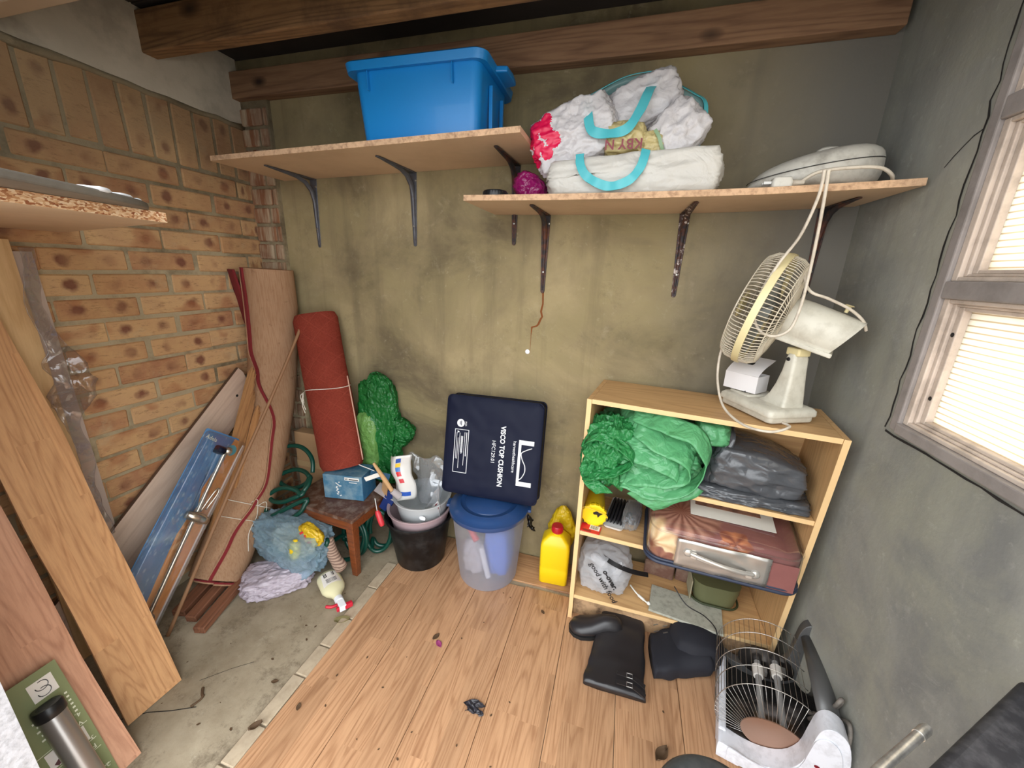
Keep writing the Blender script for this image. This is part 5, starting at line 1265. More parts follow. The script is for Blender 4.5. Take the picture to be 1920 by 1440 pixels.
def wr_(u, v):
    z = .40 + .92 * v; k = math.exp(-((z - .93) / .075) ** 2)
    p = V((-1.60 + .012 * sin(z * 20), .682 + .034 * u - .012 * (1 - v) + .075 * k * (u - .35), z))
    p.x += .05 * k * u + .02 * k
    return p + mn.noise_vector(p * 15) * (.008 + .022 * k) + mn.noise_vector(p * 42) * (.003 + .008 * k)
tag(MB().grid(wr_, 14, 90).build('plastic_wrap', M_wrap, None, 180, solid=.0006), 'torn crumpled clear plastic wrap hanging from edge of the leaning boards', 'wrap')

# green instruction leaflet stuck on the near board, black capped metal pole
def bplane(a, b):   # a = towards door (m) from far edge, b = along the lean from floor
    return V((-1.142 - .245 * b / .65 * .93, .43 - a, .6 * b / .65 * .93))
o_ = V((-1.142, .43, .0)); ud = (V((-1.33, .43, .602)) - o_).normalized()
LM = frame(V((-1.262, .385, .348)) + V((.016, 0, .006)), V((0, -1, 0)), ud * -1)
M_leaf = plain('olive_green_paper', srgb(126, 134, 92), .5, var=.06)
M_lp = plain('leaflet_pale_print', srgb(226, 228, 206), .5)
M_lw = plain('leaflet_white', srgb(230, 224, 216), .5)
t = thing('instruction_leaflet', 'olive green printed instruction leaflet lying on the pinkish laminate board', 'leaflet', M=LM)
zs = lambda y: -.006 + .004 * sin(pi * y / .37)
MB().grid(lambda u, v: V((.115 * u, .37 * v, zs(.37 * v))), 3, 14).build('sheet', M_leaf, t, solid=.0006)
def lbox(nm, x, y, w_, h_, m, dz=0): return MB().box((x, y, zs(y) + .0007 + dz), (w_, h_, .0005)).build(nm, m, t)
lbox('picture_panel', .036, .045, .042, .05, M_lw)
for i in range(2): MB().tube([V((.036 + .011 * cos(a), .036 + .011 * sin(a) + i * .016, zs(.04) + .0012)) for a in [2 * pi * j / 20 for j in range(17)]], .0009, 5).build('drawing_line', M_black, t)
for i in range(5): lbox('text_line', .05, .105 + i * .012, .052 - .007 * (i % 2), .0045, M_lp)
for i in range(6): lbox('bullet', .012, .088 + i * .011, .005, .0045, M_lp)
for (s_, y) in (('4.', .15), ('3.', .225), ('2.', .315)):
    text(s_, .015, Matrix.Translation((.008, y, zs(y) + .0008)), M_lp, t)
for (s_, y) in (('WHA', .172), ('FITTIN', .247), ('HOW T', .337)):
    text(s_, .0165, Matrix.Translation((.012, y, zs(y) + .0008)), M_lp, t, bold=.0002)
lbox('picture_panel', .05, .208, .07, .042, M_lw)
MB().box((.052, .208, zs(.208) + .0014), (.058, .010, .0004), Matrix.Rotation(.6, 3, 'Z')).build('drawing_line', plain('maroon_drawing', srgb(96, 56, 58), .5), t)
MB().box((.045, .205, zs(.208) + .0014), (.02, .012, .0004), Matrix.Rotation(-.5, 3, 'Z')).build('drawing_line', bpy.data.materials['maroon_drawing'], t)
lbox('picture_panel', .058, .288, .075, .05, M_lw)
for i in range(5):
    lbox('drawing_line', .03 + i * .013, .276, .005, .014, M_black, .0006); lbox('drawing_line', .03 + i * .013, .302, .004, .006, M_black, .0006)
for y in (.183, .234, .262, .318): lbox('rule', .056, y, .1, .0012, M_lp)
t = thing('metal_pole', 'brushed metal pole with black end cap leaning at bottom left corner', 'pole', (0, 0, 0))
p0, p1 = V((-1.105, .335, .004)), V((-1.198, .335, .262)); d = (p1 - p0).normalized()
MB().tube([p0, p1], .024, 28).build('tube', plain('brushed_steel', srgb(176, 174, 172), .3, .85, var=.1), t, 60)
MB().tube([p1 - d * .002, p1 + d * .0, p1 + d * .022, p1 + d * .026, p1 + d * .0265], [.0255, .027, .027, .025, .018], 28).build('end_cap', M_black, t, 40)
MB().tube([p1 + d * .0266, p1 + d * .0268], [.017, .016], 24).build('cap_recess', M_glove, t)

# plywood panel resting slantwise on the wall
M_ply = wood('pinkish_plywood', srgb(224, 198, 176), srgb(200, 170, 148), 'Y', 1.0, rough=.7, tone=.03, ring=.4)
M_plyd = plain('dark_ply_edge', srgb(96, 72, 54), .9, var=.2)
d = V((0, .768, .64)); nx = V((0, .64, -.768)); A = V((-1.632, 1.268, .848)); Lp = 1.22; O = A - d * Lp
PM = frame(O, nx, d)
t = thing('plywood_panel', 'long pinkish plywood strip with rounded end slanting along the brick wall', 'panel', M=PM)
pp = [(0, 0), (.155, 0), (.155, Lp - .17), (.15, Lp - .12), (.125, Lp - .065), (.06, Lp - .012), (.03, Lp), (0, Lp)]
MB().prism(pp, -.006, .006).build('panel', M_ply, t, bevel=.001, seg=1)
MB().box((-.001, Lp / 2, 0), (.002, Lp, .0124)).build('sawn_edge', M_plyd, t)
MB().lathe([(0, .0005), (.006, .0005)], 12, Matrix.Translation((.075, Lp - .1, .0063))).build('screw_hole', M_crack, t)

# blister pack with curtain rod set
M_bcard = NT('blue_sky_card'); 
def m_bcard():
    k = NT('blue_speckled_card'); co = k.coord(); n = k.noise(co, 9, 3); v = k.vor(k.coord(scale=(1, .5, 1)), 60)
    c = k.mix(n, srgb(58, 108, 166), srgb(110, 160, 206)); c = k.mix(k.ramp(v, [(.12, 1.0), (.3, 0.0)]), c, srgb(140, 176, 210)); k.set(Base_Color=c, Roughness=.5); return k.m
bpy.data.materials.remove(M_bcard.m); M_bcard = m_bcard()
M_orange = plain('orange_print', srgb(232, 160, 92), .5, var=.08)
M_nickel = plain('satin_nickel', srgb(206, 198, 184), .25, .9)
M_blist = clear('clear_blister', base=.05, bscale=6, bstr=.8, body=.05, rough=.05, tint=(.97, .97, .97, 1))
X_ = V((0, .765, -.643)); Y_ = V((0.0, .645, .764)); KM = frame(V((-1.512, .549, .127)), X_, Y_)
t = thing('curtain_rod_pack', 'blue and orange blister pack of a nickel rod set propped on the plywood strip', 'package', M=KM)
MB().prism([(0, 0), (.18, 0), (.18, .705), (.17, .72), (.005, .72), (0, .715)], -.002, 0).build('backing_card', M_bcard, t)
og = [(.18, .02), (.18, .71), (.135, .715), (.128, .67), (.132, .62), (.112, .57), (.1, .5), (.118, .44), (.1, .38), (.092, .33), (.1, .2), (.108, .1), (.118, .02)]
MB().prism(og, .0002, .0008).build('orange_print', M_orange, t)
text('Adela', .022, Matrix.Translation((.012, .685, .0012)) @ Matrix.Rotation(-.1, 4, 'Z'), M_lp, t)
MB().lathe([(0, .0006), (.022, .0006), (.022, 0)], 24, Matrix.Translation((.142, .668, .0008))).build('teal_roundel', plain('teal_print', srgb(92, 170, 186), .5), t)
MB().tube([(.128, .06, .013), (.108, .655, .013)], .0075, 14).build('rod', M_nickel, t, 60)
def ball(x, y, r, m, nm, z=.016): MB().lathe([(0, -r), (r * .5, -r * .87), (r * .87, -r * .5), (r, 0), (r * .87, r * .5), (r * .5, r * .87), (0, r)], 20, Matrix.Translation((x, y, z))).build(nm, m, t, 180)
ball(.114, .66, .017, M_nickel, 'finial'); ball(.13, .055, .017, M_nickel, 'finial')
MB().tube([(.075, .405, .02), (.105, .402, .024), (.135, .395, .026), (.165, .39, .022)], [.013, .018, .02, .012], 16).build('bracket_boss', M_nickel, t, 180)
MB().tube(catmull([(.122, .42, .02), (.132, .5, .03), (.143, .515, .03), (.148, .49, .03), (.14, .43, .02)], 5), .003, 8).build('hook', M_nickel, t, 180)
MB().tube([(.068, .655, .012), (.1, .655, .012)], .016, 14).build('dark_mount', M_navy, t, 180)
rr = [rrect(.088, .352, .012, z) for z in (.001,)] ; 
MB().loft([[p + V((.09, .36, 0)) for p in rrect(.088 * a, .354 * b, .014, z)] for z, a, b in ((.0012, 1, 1), (.02, .98, .99), (.024, .93, .97), (.0245, .5, .8), (.0246, .02, .02))]).build('blister', M_blist, t, 60)
MB().tube([(.178, .0, .003), (.178, .7, .003)], .003, 8).build('sealed_edge', M_wcard, t)

# cane
M_cane = plain('brown_cane', srgb(142, 104, 72), .6, var=.12)
tag(MB().tube(catmull([(-1.356, 1.40, 1.075), (-1.375, 1.22, .80), (-1.408, 1.0, .47), (-1.452, .70, .004)], 8), [.0065] * 25, 10).build('garden_cane', M_cane, None, 180), 'thin brown wooden cane leaning across the rolled carpet', 'cane')
# splintered slats against wall
M_slat = wood('splintered_pine', srgb(186, 138, 90), srgb(132, 88, 52), 'Y', 1.0, rough=.7, tone=.12)
for i, (a, b, w_, lab) in enumerate((((-1.545, .9, .10), (-1.502, 1.218, .865), .04, 'broken pine slat with jagged top, leftmost beside the rolled carpet'), ((-1.535, .93, .10), (-1.50, 1.215, .76), .028, 'narrow pine slat with splintered end between plywood strip and carpet roll'), ((-1.53, .96, .10), (-1.49, 1.225, .69), .032, 'short split pine slat nearest the rolled carpet'))):
    a, b = V(a), V(b); FM = frame(a, V((0, .92, -.38)), b - a); L = (b - a).length
    pts = [(0, 0), (w_, 0), (w_, L - .06), (w_ * .85, L - .05), (w_ * .9, L - .015), (w_ * .7, L - .03), (w_ * .62, L + .005), (w_ * .4, L - .012), (w_ * .3, L + .012), (w_ * .1, L - .01), (0, L - .04)]
    o = tag(MB().prism(pts, -.004, .004).build('pine_slat', M_slat, None), lab, 'slat'); o.matrix_basis = FM
M_stake = wood('dark_red_timber', srgb(138, 90, 64), srgb(88, 52, 36), 'Y', 1.0, rough=.7, tone=.1)
for i, (a, b, w_, lab) in enumerate((((-1.50, .77, .016), (-1.56, 1.0, .03), .05, 'dark red timber offcut under the carpet roll, nearest the boards'), ((-1.43, .765, .018), (-1.49, .98, .035), .04, 'middle dark red timber offcut sticking out under the carpet roll'), ((-1.355, .74, .017), (-1.42, .98, .034), .042, 'dark red timber offcut under right side of the carpet roll'))):
    a, b = V(a), V(b); L = (b - a).length
    o = tag(MB().box((0, L / 2, 0), (w_, L, .028)).build('timber_offcut', M_stake, None, bevel=.003, seg=1), lab, 'timber'); o.matrix_basis = frame(a, V((.97, .25, 0)), b - a)

# ---------------------------------------------------------------- rolled carpet
def m_hess():
    k = NT('hessian_carpet_back'); co = k.coord(); a = k.wave(k.coord(scale=(1, 1, 1)), 160, 1, 1, 1, 'Z'); n = k.noise(co, 9, 5)
    c = k.mix(n, srgb(158, 124, 96), srgb(184, 148, 118)); c = k.mix(k.ramp(k.noise(k.coord(scale=(60, 60, 5)), 3, 4), [(.45, 0.0), (.7, .5)]), c, srgb(140, 100, 70))
    c = k.mix(k.ramp(k.noise(co, 25, 5, .7), [(.62, 0.0), (.75, .7)]), c, srgb(110, 78, 56)); k.set(Base_Color=c, Roughness=.95); k.b.inputs['Specular IOR Level'].default_value = .1; k.bump(k.math('ADD', a, n), .35, .002); return k.m
M_hess = m_hess()
M_pile = plain('dark_red_pile', srgb(122, 34, 38), .95, var=.2, bump=.8, bscale=220)
path = catmull([(-1.505, .925, .045), (-1.52, 1.076, .225), (-1.525, 1.19, .38), (-1.54, 1.335, .71), (-1.54, 1.395, 1.0), (-1.53, 1.405, 1.275)], 8)
t = thing('rolled_carpet', 'tall roll of hessian backed carpet with dark red pile edge leaning in the corner', 'carpet roll', path[0])
NP = len(path)
def roll_frame(i):
    tg = (path[min(i + 1, NP - 1)] - path[max(i - 1, 0)]).normalized()
    vd = V((0 - path[i].x, 0 - path[i].y, 1.3 - path[i].z)); vd = (vd - tg * tg.dot(vd)).normalized(); sd = tg.cross(vd); 
    if sd.x < 0: sd = -sd
    return tg, vd, sd
def rr_at(i): 
    u = i / (NP - 1); return .092 + .014 * sin(pi * u) ** 2 - .01 * u, .098 + .004 * sin(3 * u)
def surf(i, an, off=0):
    i0 = int(min(max(i, 0), NP - 1.001)); f = i - i0
    def q(k):
        tg, vd, sd = roll_frame(k); a, b = rr_at(k); nn = mn.noise(path[k] * 5 + V((cos(an), sin(an), 0)) * .7) * .006
        return path[k] + sd * ((b + off + nn) * sin(an)) + vd * ((a + off + nn) * cos(an))
    return q(i0).lerp(q(i0 + 1), f)
MB().loft([[surf(i, 2 * pi * j / 40) for j in range(40)] for i in range(NP)]).build('roll_body', M_hess, t, 60, world=True)
def seam_an(u):
    ks = ((0, -.15), (.13, .0), (.27, .28), (.38, .42), (.52, .26), (.66, -.55), (.75, -.95), (1.0, -1.25))
    for (a, x), (b, y) in zip(ks, ks[1:]):
        if a <= u <= b:
            s = (u - a) / (b - a); s = s * s * (3 - 2 * s); return x + (y - x) * s
    return ks[-1][1]
rg = []
for s in range(81):
    u = s / 80; an = seam_an(u); i = u * (NP - 1) * .9999; wd_ = .055 + .05 * max(0, (u - .7) / .3)
    rg.append([surf(i, an - wd_, .0005), surf(i, an - wd_, .009), surf(i, an + wd_, .009), surf(i, an + wd_, .0005)])
MB().loft(rg).build('pile_edge', M_pile, t, 60, world=True)
rg = []
for s in range(81):
    u = s / 80; an = seam_an(u) - .075 - .05 * max(0, (u - .7) / .3); i = u * (NP - 1) * .9999
    rg.append([surf(i, an - .012, .0), surf(i, an - .012, .012), surf(i, an + .02, .012), surf(i, an + .02, .0)])
MB().loft(rg).build('backing_edge', M_hess, t, 60, world=True)
def flap(u, v):
    z = .97 + .30 * u; w_ = (.03 + .085 * u ** 1.1)
    p = V((-1.62 + .012 * v, 1.36 - .03 * u - .04 * v * u, z)); p.x += -.02 * u + w_ * (v - .6) * .9; p.x = max(p.x, -1.652); return p
MB().grid(flap, 14, 6).build('pile_flap', M_pile, t, 180, solid=.006, world=True)
sp_ = []
for s in range(90):   # spiral of layers at the foot
    a = s * .21; k = 1 - s / 120; tg, vd, sd = roll_frame(0); sp_.append(path[0] - tg * .012 + sd * (.094 * k * sin(a)) + vd * (.088 * k * cos(a)))
MB().tube(sp_, .006, 6).build('rolled_layers', M_hess, t, 60, world=True)
sp_ = [p + roll_frame(0)[0] * .004 for p in sp_[:32]]; sp_ = [path[0] + (p - path[0]) * 1.05 for p in sp_]
MB().tube(sp_, .004, 6).build('pile_layer', M_pile, t, 60, world=True)
M_string = plain('white_string', srgb(226, 220, 206), .8)
for i_, nm in ((.27, 'string'), (.20, 'string')):
    ii = i_ * (NP - 1); MB().tube([surf(ii, a, .004) for a in [-1.6 + 3.2 * j / 24 for j in range(25)]], .0016, 5).build(nm, M_string, t, 180, world=True)
ii = .27 * (NP - 1)
for pts in (((ii, .42), (ii - 2, .55), (ii - 4.5, .5), (ii - 6.5, .75)), ((ii, .42), (ii + 1, .7), (ii - 1.5, .95), (ii - 5, 1.05)), ((ii, .42), (ii + 1.2, .3), (ii + .4, .15))):
    MB().tube(catmull([surf(max(0, a), b, .008) for a, b in pts], 6), .0015, 5).build('loose_string', M_string, t, 180, world=True)

# ---------------------------------------------------------------- stool, blue carton, red rug
M_stool = wood('dark_varnished_wood', srgb(128, 70, 38), srgb(84, 42, 24), 'X', 1.0, rough=.3, tone=.05)
M_stooltop = plain('worn_dark_varnish', srgb(92, 58, 42), .45, var=.25, dirt=srgb(160, 146, 132), dscale=30, dirt_amt=.6)
STM = Matrix.Translation((-1.165, 1.305, 0.001)) @ Matrix.Rotation(-.09, 4, 'Z')
t = thing('wooden_stool', 'small dark varnished wooden stool carrying the blue carton and red rug', 'stool', M=STM)
MB().box((0, 0, .281), (.38, .3, .018)).build('seat', M_stooltop, t, bevel=.004)
for y in (-.138, .138): MB().box((0, y, .252), (.33, .016, .04)).build('apron', M_stool, t, bevel=.002)
for x in (-.178, .178): MB().box((x, 0, .252), (.016, .27, .04)).build('apron', M_stool, t, bevel=.002)
for x in (-1, 1):
    for y in (-1, 1):
        MB().loft([rrect(.019, .019, .004, .272), rrect(.0185, .0185, .004, .2), rrect(.0135, .0135, .003, 0)], M=Matrix.Translation((x * .167, y * .127, 0))).build('leg', M_stool, t, 50)
M_bbox = plain('scuffed_blue_carton', srgb(62, 112, 142), .65, var=.15, dirt=srgb(150, 170, 176), dscale=14, dirt_amt=.7)
M_bbox2 = plain('blue_carton_side', srgb(44, 104, 146), .6, var=.1, dirt=srgb(140, 160, 170), dscale=12, dirt_amt=.3)
BM_ = frame(V((-1.212, 1.243, .2915)), V((.19, .0, 0)) + V((0, .030, 0)), V((-.03, .19, 0)))
t = thing('blue_carton', 'scuffed blue cardboard carton with torn white label on front of the stool', 'box', M=BM_)
MB().box((.092, .06, .06), (.184, .12, .118)).build('carton', M_bbox, t, bevel=.002, seg=1)
MB().box((.1845, .06, .06), (.001, .118, .116)).build('end_panel', M_bbox2, t)
MB().box((.138, -.0006, .106), (.068, .0012, .014)).build('label', M_paper, t)
text('W', .012, Matrix.Translation((.107, -.0014, .101)) @ Matrix.Rotation(pi / 2, 4, 'X'), M_black, t, bold=.0004)
MB().box((.146, -.0013, .1045), (.044, .0006, .004)).build('print_line', M_black, t)
MB().box((.142, -.0006, .089), (.036, .0008, .003)).build('print_line', M_paper, t)
for i in range(12):
    MB().box((.07 + random.uniform(-.014, .014), -.0005, .02 + i * .006), (random.uniform(.003, .012), .001, .004), Matrix.Rotation(random.uniform(-1, 1), 3, 'Y')).build('scuff', M_paper, t)
t = thing('torn_carton', 'torn blue and white carton scraps beside the blue carton', 'carton', (-1.0, 1.31, .2915))
for nm, c, d, r, m in (('blue_flap', (.03, .01, .115), (.085, .002, .06), (.5, .3, .4), M_bbox2), ('white_flap', (-.01, -.02, .16), (.07, .002, .045), (.9, .35, .2), M_paper), ('white_flap', (.03, -.035, .135), (.075, .002, .022), (.2, -.3, .5), M_paper), ('tan_flap', (.055, .0, .05), (.045, .002, .1), (.1, .45, -.5), M_stick), ('tan_flap', (.045, .02, .03), (.09, .06, .002), (.15, .6, .2), M_rag)):
    o = MB().box((0, 0, 0), d).build(nm, m, t); o.matrix_local = Matrix.Translation(c) @ Matrix.Rotation(r[2], 4, 'Z') @ Matrix.Rotation(r[1], 4, 'Y') @ Matrix.Rotation(r[0], 4, 'X')
def m_rug():
    k = NT('red_rug_pile'); co = k.coord(); X = k.xyz(co)
    a = k.math('ABSOLUTE', k.math('SINE', k.math('MULTIPLY', k.math('ADD', X[0], X[2]), 38))); b = k.math('ABSOLUTE', k.math('SINE', k.math('MULTIPLY', k.math('SUBTRACT', X[0], X[2]), 38)))
    f = k.ramp(k.math('MINIMUM', a, b), [(.0, 1.0), (.16, 0.0)]); n = k.noise(co, 190, 4, .8); big = k.noise(co, 8, 3)
    c = k.mix(n, srgb(96, 34, 28), srgb(176, 84, 66)); c = k.mix(k.math('MULTIPLY', f, .35), c, srgb(178, 88, 70)); c = k.mix(k.ramp(big, [(.3, .3), (.7, 0.0)]), c, srgb(104, 34, 28))
    k.set(Base_Color=c, Roughness=1); k.b.inputs['Specular IOR Level'].default_value = .05; k.bump(k.math('SUBTRACT', n, k.math('MULTIPLY', f, .4)), .9, .005); return k.m
M_rug = m_rug()
r0, r1 = V((-1.165, 1.322, .414)), V((-1.338, 1.436, 1.085)); rd = (r1 - r0).normalized()
RM = frame(r0, V((.98, .2, .25)), V((-.2, 1, 0))); sx_ = V((.96, .28, 0)); zc = rd; sx_ = (sx_ - zc * zc.dot(sx_)).normalized(); yc = zc.cross(sx_)
RM = Matrix(((sx_.x, yc.x, zc.x, r0.x), (sx_.y, yc.y, zc.y, r0.y), (sx_.z, yc.z, zc.z, r0.z), (0, 0, 0, 1)))
t = thing('rolled_rug', 'rolled red patterned rug tied with white string, standing on the blue carton', 'rug', M=RM)
LR = (r1 - r0).length
rg = []
for s in range(31):
    u = s / 30; e = min(1, min(u, 1 - u) / .03); k_ = .9 + .1 * e ** .5
    rg.append([V((.1 * k_ * cos(a) * (1 - .03 * u), .062 * k_ * sin(a) - (.0), LR * u)) + mn.noise_vector(V((cos(a), sin(a), u * 3))) * .004 for a in [2 * pi * j / 48 for j in range(48)]])
MB().loft(rg).build('rug_roll', M_rug, t, 60)
MB().tube([V((.1005, -.012, LR * (.03 + .55 * i / 20))) for i in range(21)], .003, 6).build('fringe_edge', plain('pale_rug_backing', srgb(206, 160, 140), .9), t, 180)
MB().tube([V((.103 * cos(a), .066 * sin(a), LR * .52 + .006 * sin(a * 2))) for a in [pi + pi * j / 30 for j in range(31)]], .0017, 6).build('string', M_string, t, 180)
for pts in (((-.09, -.04, .52), (-.098, -.06, .50), (-.09, -.068, .46), (-.082, -.068, .41)), ((-.09, -.04, .52), (-.084, -.066, .49), (-.094, -.066, .44), (-.088, -.066, .39)), ((-.09, -.04, .52), (-.1, -.055, .47), (-.086, -.066, .455), (-.088, -.06, .515))):
    MB().tube(catmull([V((a, b, LR * c)) for a, b, c in pts], 6), .0017, 5).build('string_bow', M_string, t, 180)

# cardboard behind, green sack on stool back
M_cb2 = plain('brown_cardboard', srgb(184, 146, 106), .8, var=.08)
t = thing('cardboard_box', 'flat brown cardboard box standing behind the hose and red rug', 'box', (-1.42, 1.44, .0015), rotz=0)
MB().box((0, .0, .25), (.2, .06, .5)).build('carton', M_cb2, t, bevel=.003, seg=1)
MB().box((0, -.031, .33), (.2, .0012, .03)).build('tape', plain('parcel_tape', srgb(196, 164, 120), .3), t)
t = thing('green_sack', 'shiny dark green plastic sack with pale contents on the stool behind red rug', 'sack', (-1.06, 1.46, .2915))
fng = lambda p, n: V((p.x * (1 - .25 * max(0, p.z / .25)) + .0, p.y, p.z))
bag('sack', '', '', (0, 0, .262), (.108, .045, .25), M_dkgreen, .24, 5, .38, 1.35, 6, parent=t, fn=fng)
bag('side_lobe', '', '', (.115, .01, .27), (.055, .035, .055), M_dkgreen, .4, 14, .5, 1.6, 5, parent=t, rot=(0, .6, 0))
bag('pale_lining', '', '', (-.035, -.03, .22), (.055, .034, .14), film('pale_green_lining', srgb(122, 172, 92), 1, .25, 14, .6, .3, .12), .18, 9, .5, 2, 4, parent=t)
bag('knot', '', '', (.02, -.0, .50), (.05, .025, .035), M_dkgreen, .4, 22, .5, 1.6, 5, parent=t, rot=(0, .5, 0))

# ---------------------------------------------------------------- hose, bags under the stool
M_hose = plain('dark_green_hose', srgb(12, 64, 52), .3, var=.1)
hp = []
def loop(c, r, ax1, ax2, a0, a1, n=16, dr=0, jit=.003):
    c, ax1, ax2 = V(c), V(ax1), V(ax2)
    for i in range(n + 1):
        a = a0 + (a1 - a0) * i / n; rr = r + dr * i / n
        hp.append(c + ax1 * rr * cos(a) + ax2 * rr * sin(a) + V((random.uniform(-jit, jit), random.uniform(-jit, jit) * .6, random.uniform(-jit, jit))) * .6)
loop((-1.40, 1.27, .40), .11, (1, 0, -.1), (0, .4, .75), 0, 2 * pi * .95)
loop((-1.375, 1.21, .34), .105, (1, 0, .15), (0, .6, .45), pi * .2, 2 * pi * 1.1)
loop((-1.345, 1.15, .29), .10, (1, .1, .1), (-.1, .35, .55), pi * .2, 2 * pi * 1.05)
loop((-1.26, 1.10, .20), .16, (1, .1, -.1), (0, .2, .6), pi, 2 * pi, 10)
loop((-1.10, 1.21, .12), .10, (.8, .3, 0), (0, .2, .95), pi, pi * 3.1)
loop((-1.085, 1.26, .115), .095, (.8, -.2, 0), (0, .1, 1), pi * 1.1, pi * 3.2)
loop((-.985, 1.30, .125), .085, (.6, .3, 0), (0, .1, 1.2), pi, pi * 3.3)
loop((-.99, 1.335, .12), .08, (.7, .2, 0), (0, .1, 1.2), pi * 1.2, pi * 3.1)
for p in hp: p.z = max(p.z, .012)
tag(MB().tube(catmull(hp, 4), .0098, 8).build('garden_hose', M_hose, None, 180), 'dark green garden hose coiled around and under the wooden stool', 'hose')
M_bluef = film('translucent_blue_bag', srgb(190, 220, 238), .42, .12, 15, .6, .5, .15)
M_lil = film('lilac_white_bag', srgb(206, 194, 206), 1, .25, 11, .6, .3, .06)
bag('carrier_bag', 'crumpled translucent blue plastic bag stuffed under the stool', 'bag', (-1.27, 1.1, .155), (.16, .085, .10), M_bluef, .3, 31, .55, 2.0, 6, rot=(0, .12, -.1))
bag('folded_cloth', 'pale buff cloth seen through the blue plastic bag under the stool', 'cloth', (-1.27, 1.11, .15), (.10, .05, .06), plain('buff_cloth', srgb(178, 164, 132), .9, var=.3), .3, 77, .6, 2.0, 5, rot=(0, .12, -.1))
bag('carrier_bag', 'lilac white plastic bag lying on the concrete beneath the blue bag', 'bag', (-1.275, 1.015, .046), (.13, .085, .045), M_lil, .26, 37, .55, 1.7, 6, rot=(0, 0, .75))
M_yf = film('yellow_red_wrapper', srgb(230, 190, 40), 1, .25, 16, .6, .2, .1)
o = bag('snack_wrapper', 'yellow wrapper with red print sticking out of the blue bag', 'wrapper', (-1.15, 1.085, .225), (.055, .025, .035), M_yf, .3, 6, .7, 2.4, 4, rot=(0, .6, 0))
for x, z, a in ((-.03, .006, .3), (-.008, .0, -.4), (.018, -.006, .5)): MB().box((x, -.0275, z), (.008, .002, .022), Matrix.Rotation(a, 3, 'Y')).build('red_print', M_redc, o, bevel=.001)
bag('rubber_glove', 'yellow rubber finger lying on the blue bag', 'glove', (-1.185, 1.03, .185), (.02, .018, .048), M_yel, .12, 16, .8, 1.8, 4, rot=(0, .2, 0))
t = thing('striped_sock', 'brown striped sock hanging among the hose loops under the stool', 'sock', (0, 0, 0))
def m_sock():
    k = NT('striped_knit'); w_ = k.wave(k.coord(), 30, 1.5, 1, 1, 'Z'); c = k.mix(k.ramp(w_, [(.45, 0.0), (.55, 1.0)]), srgb(120, 96, 84), srgb(168, 142, 124)); k.set(Base_Color=c, Roughness=.95); return k.m
MB().tube(catmull([(-1.115, 1.13, .18), (-1.09, 1.12, .13), (-1.06, 1.115, .085), (-1.03, 1.11, .06)], 5), [.024] * 10 + [.026] * 4 + [.02, .012], 14).build('sock', m_sock(), t, 180)

# ---------------------------------------------------------------- spray bottle
M_bot = plain('cream_bottle', srgb(222, 216, 176), .35)
M_redp = plain('red_trigger_plastic', srgb(196, 34, 56), .35)
a, b = V((-1.095, 1.085, .036)), V((-.93, .975, .03)); SM = frame(a, b - a, V((.6, .9, 0))); L = (b - a).length
t = thing('spray_bottle', 'cream spray bottle with barcode label and red trigger lying on the concrete', 'bottle', M=SM)
ring = lambda x, hy_, hz: [V((x, hy_ * cos(q), hz * sin(q))) for q in [2 * pi * j / 28 for j in range(28)]]
MB().loft([ring(0, .03, .018), ring(.004, .042, .026), ring(.02, .046, .028), ring(.09, .045, .027), ring(.11, .036, .023), ring(.128, .02, .017), ring(.15, .014, .014)]).build('bottle', M_bot, t, 60)
lb = MB().grid(lambda u, v: V((.018 + .068 * u, .038 * (2 * v - 1) * .9, .0285 * math.sqrt(max(0, 1 - (.82 * (2 * v - 1)) ** 2)) + .0012)), 6, 12).build('label', M_lw, t, 180)
for i in range(9): MB().box((.032, -.02 + i * .0045, .0285 - .0), (.022, .0018 if i % 2 else .0028, .0012)).build('bar', M_black, lb)
for i in range(4): MB().box((.058 + i * .006, .0, .0295), (.002, .04, .0008)).build('text_line', M_brk, lb)
MB().tube([(.148, 0, 0), (.168, 0, 0)], .0165, 18).build('collar', M_print, t, 50)
MB().loft([[V((.168 + x, y, z)) for y, z in ((-.012, -.012), (.014, -.012), (.014, .012), (-.012, .012))] for x in (0, .03, .042)]).build('spray_head', M_print, t, bevel=.003)
MB().tube(catmull([(.178, -.012, 0), (.176, -.034, .002), (.164, -.05, .004)], 4), .006, 8).build('trigger', M_redp, t, 180)
MB().box((.203, .022, .0), (.016, .03, .02)).build('nozzle', M_redp, t, bevel=.003)
MB().box((.2, -.016, .0), (.012, .012, .018)).build('nozzle', M_redp, t, bevel=.003)

# ---------------------------------------------------------------- litter on the floor
M_dead = plain('dead_leaf_brown', srgb(84, 62, 40), .8, var=.3)
M_petal = plain('magenta_petal', srgb(150, 60, 110), .6, var=.2)
M_scrap = plain('dark_film_scrap', srgb(44, 42, 48), .4, var=.3)
def leaf(x, y, z, L, a, m, nm, label, cat, grp=None, curl=.3):
    def f(u, v):
        w_ = L * .3 * sin(pi * (.08 + .88 * u)) ; return V((L * (u - .5), w_ * (2 * v - 1), .001 + curl * L * ((2 * v - 1) ** 2 * .3 + (u - .5) ** 2 * .6)))
    o = MB().grid(f, 6, 4).build(nm, m, None, 180, solid=.0006); o.matrix_basis = Matrix.Translation((x, y, z)) @ Matrix.Rotation(a, 4, 'Z'); return tag(o, label, cat, grp)
leaf(-.535, .985, .009, .03, 1.2, M_dead, 'dry_leaf', 'small grey brown leaf lying just above the magenta petal on laminate', 'leaf')
leaf(-.512, .962, .009, .032, -.7, M_petal, 'petal', 'withered magenta petal on the laminate floor', 'petal')
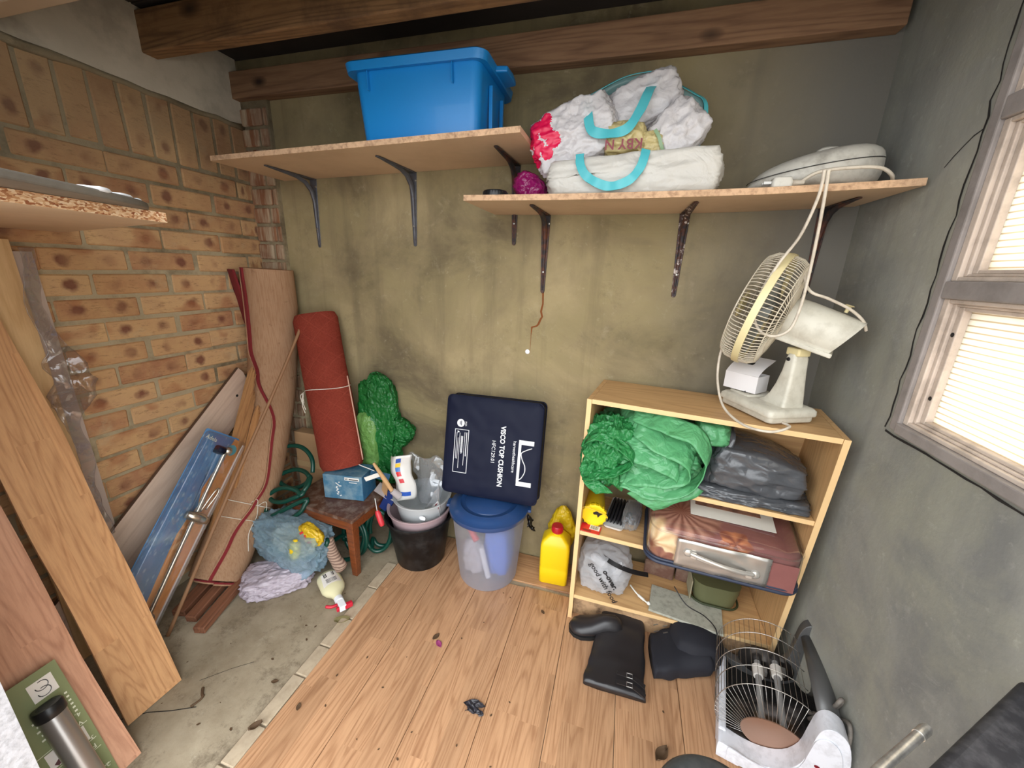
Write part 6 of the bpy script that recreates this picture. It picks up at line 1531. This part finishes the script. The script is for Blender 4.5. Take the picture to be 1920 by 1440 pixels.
tag(MB().grid(lambda u, v: V((-.34 + .05 * u + .012 * sin(7 * v), .786 + .042 * v * (1 - .5 * abs(u - .4)), .0105 + .007 * abs(sin(6 * u + 4 * v)))) + mn.noise_vector(V((u * 5, v * 5, 1))) * .004, 10, 8).build('film_scrap', M_scrap, None, solid=.0006), 'torn scrap of dark plastic film on the middle of the laminate floor', 'scrap')
leaf(.23, .845, .009, .05, .9, M_dead, 'dry_leaf', 'curled brown leaf on laminate left of the heater, near bottom edge', 'leaf', curl=.8)
tag(MB().tube(catmull([(-1.155, .605, .004), (-1.14, .592, .004), (-1.128, .585, .004), (-1.128, .57, .004), (-1.135, .553, .004)], 5), [.004] * 10 + [.003] * 11, 6).build('twig', M_dead, None, 180), 'dark bent twig on the concrete near the oak board', 'twig')
leaf(-.958, .688, .002, .022, .4, M_dead, 'dry_leaf', 'brown leaf scrap on the concrete beside stone edging', 'leaf')
leaf(-.905, .94, .002, .055, .5, plain('dull_olive_leaf', srgb(120, 110, 70), .7, var=.3), 'dry_leaf', 'curled olive leaf under the spray bottle trigger', 'leaf', curl=.7)
leaf(-.895, .565, .0125, .035, 1.0, M_dead, 'dry_leaf', 'brown leaf on stone edging near bottom edge', 'leaf', curl=.8)
leaf(-.823, .647, .009, .022, 2.0, M_dead, 'dry_leaf', 'tiny brown leaf on laminate just right of the stone edging', 'leaf')
leaf(-.185, 1.21, .009, .02, 2.3, M_dead, 'dry_leaf', 'dark crumb of leaf on laminate left of the bookcase', 'leaf')
rs = random.Random(4)
for i in range(26):
    x, y = rs.uniform(-.8, .35), rs.uniform(.55, 1.28)
    leaf(x, y, .0088, rs.uniform(.004, .009), rs.uniform(0, 6), M_dead, 'floor_crumb', 'tiny dark crumb of dirt on the laminate floor', 'crumb', 'crumbs on the laminate floor')
for i in range(16):
    x, y = rs.uniform(-1.3, -.95), rs.uniform(.5, 1.1)
    leaf(x, y, .001, rs.uniform(.004, .011), rs.uniform(0, 6), M_dead, 'floor_crumb', 'tiny dark crumb of dirt on the bare concrete', 'crumb', 'crumbs on the concrete floor')
bag('paint_flake', '', '', (0, 0, 0), (.006, .0012, .004), M_print, .2, 3, .8, 2, 2, parent=wall_back) if False else None
fl = MB().lathe([(0, .001), (.008, .0008), (.0095, 0)], 14, Matrix.Translation((-.366, YB - .0005, .985)) @ Matrix.Rotation(pi / 2, 4, 'X')).build('paint_spot', M_print, wall_back)

for o in list(bpy.data.objects):
    if o.name.startswith('lettering') and o.parent is None: bpy.data.objects.remove(o)
bpy.context.view_layer.update()
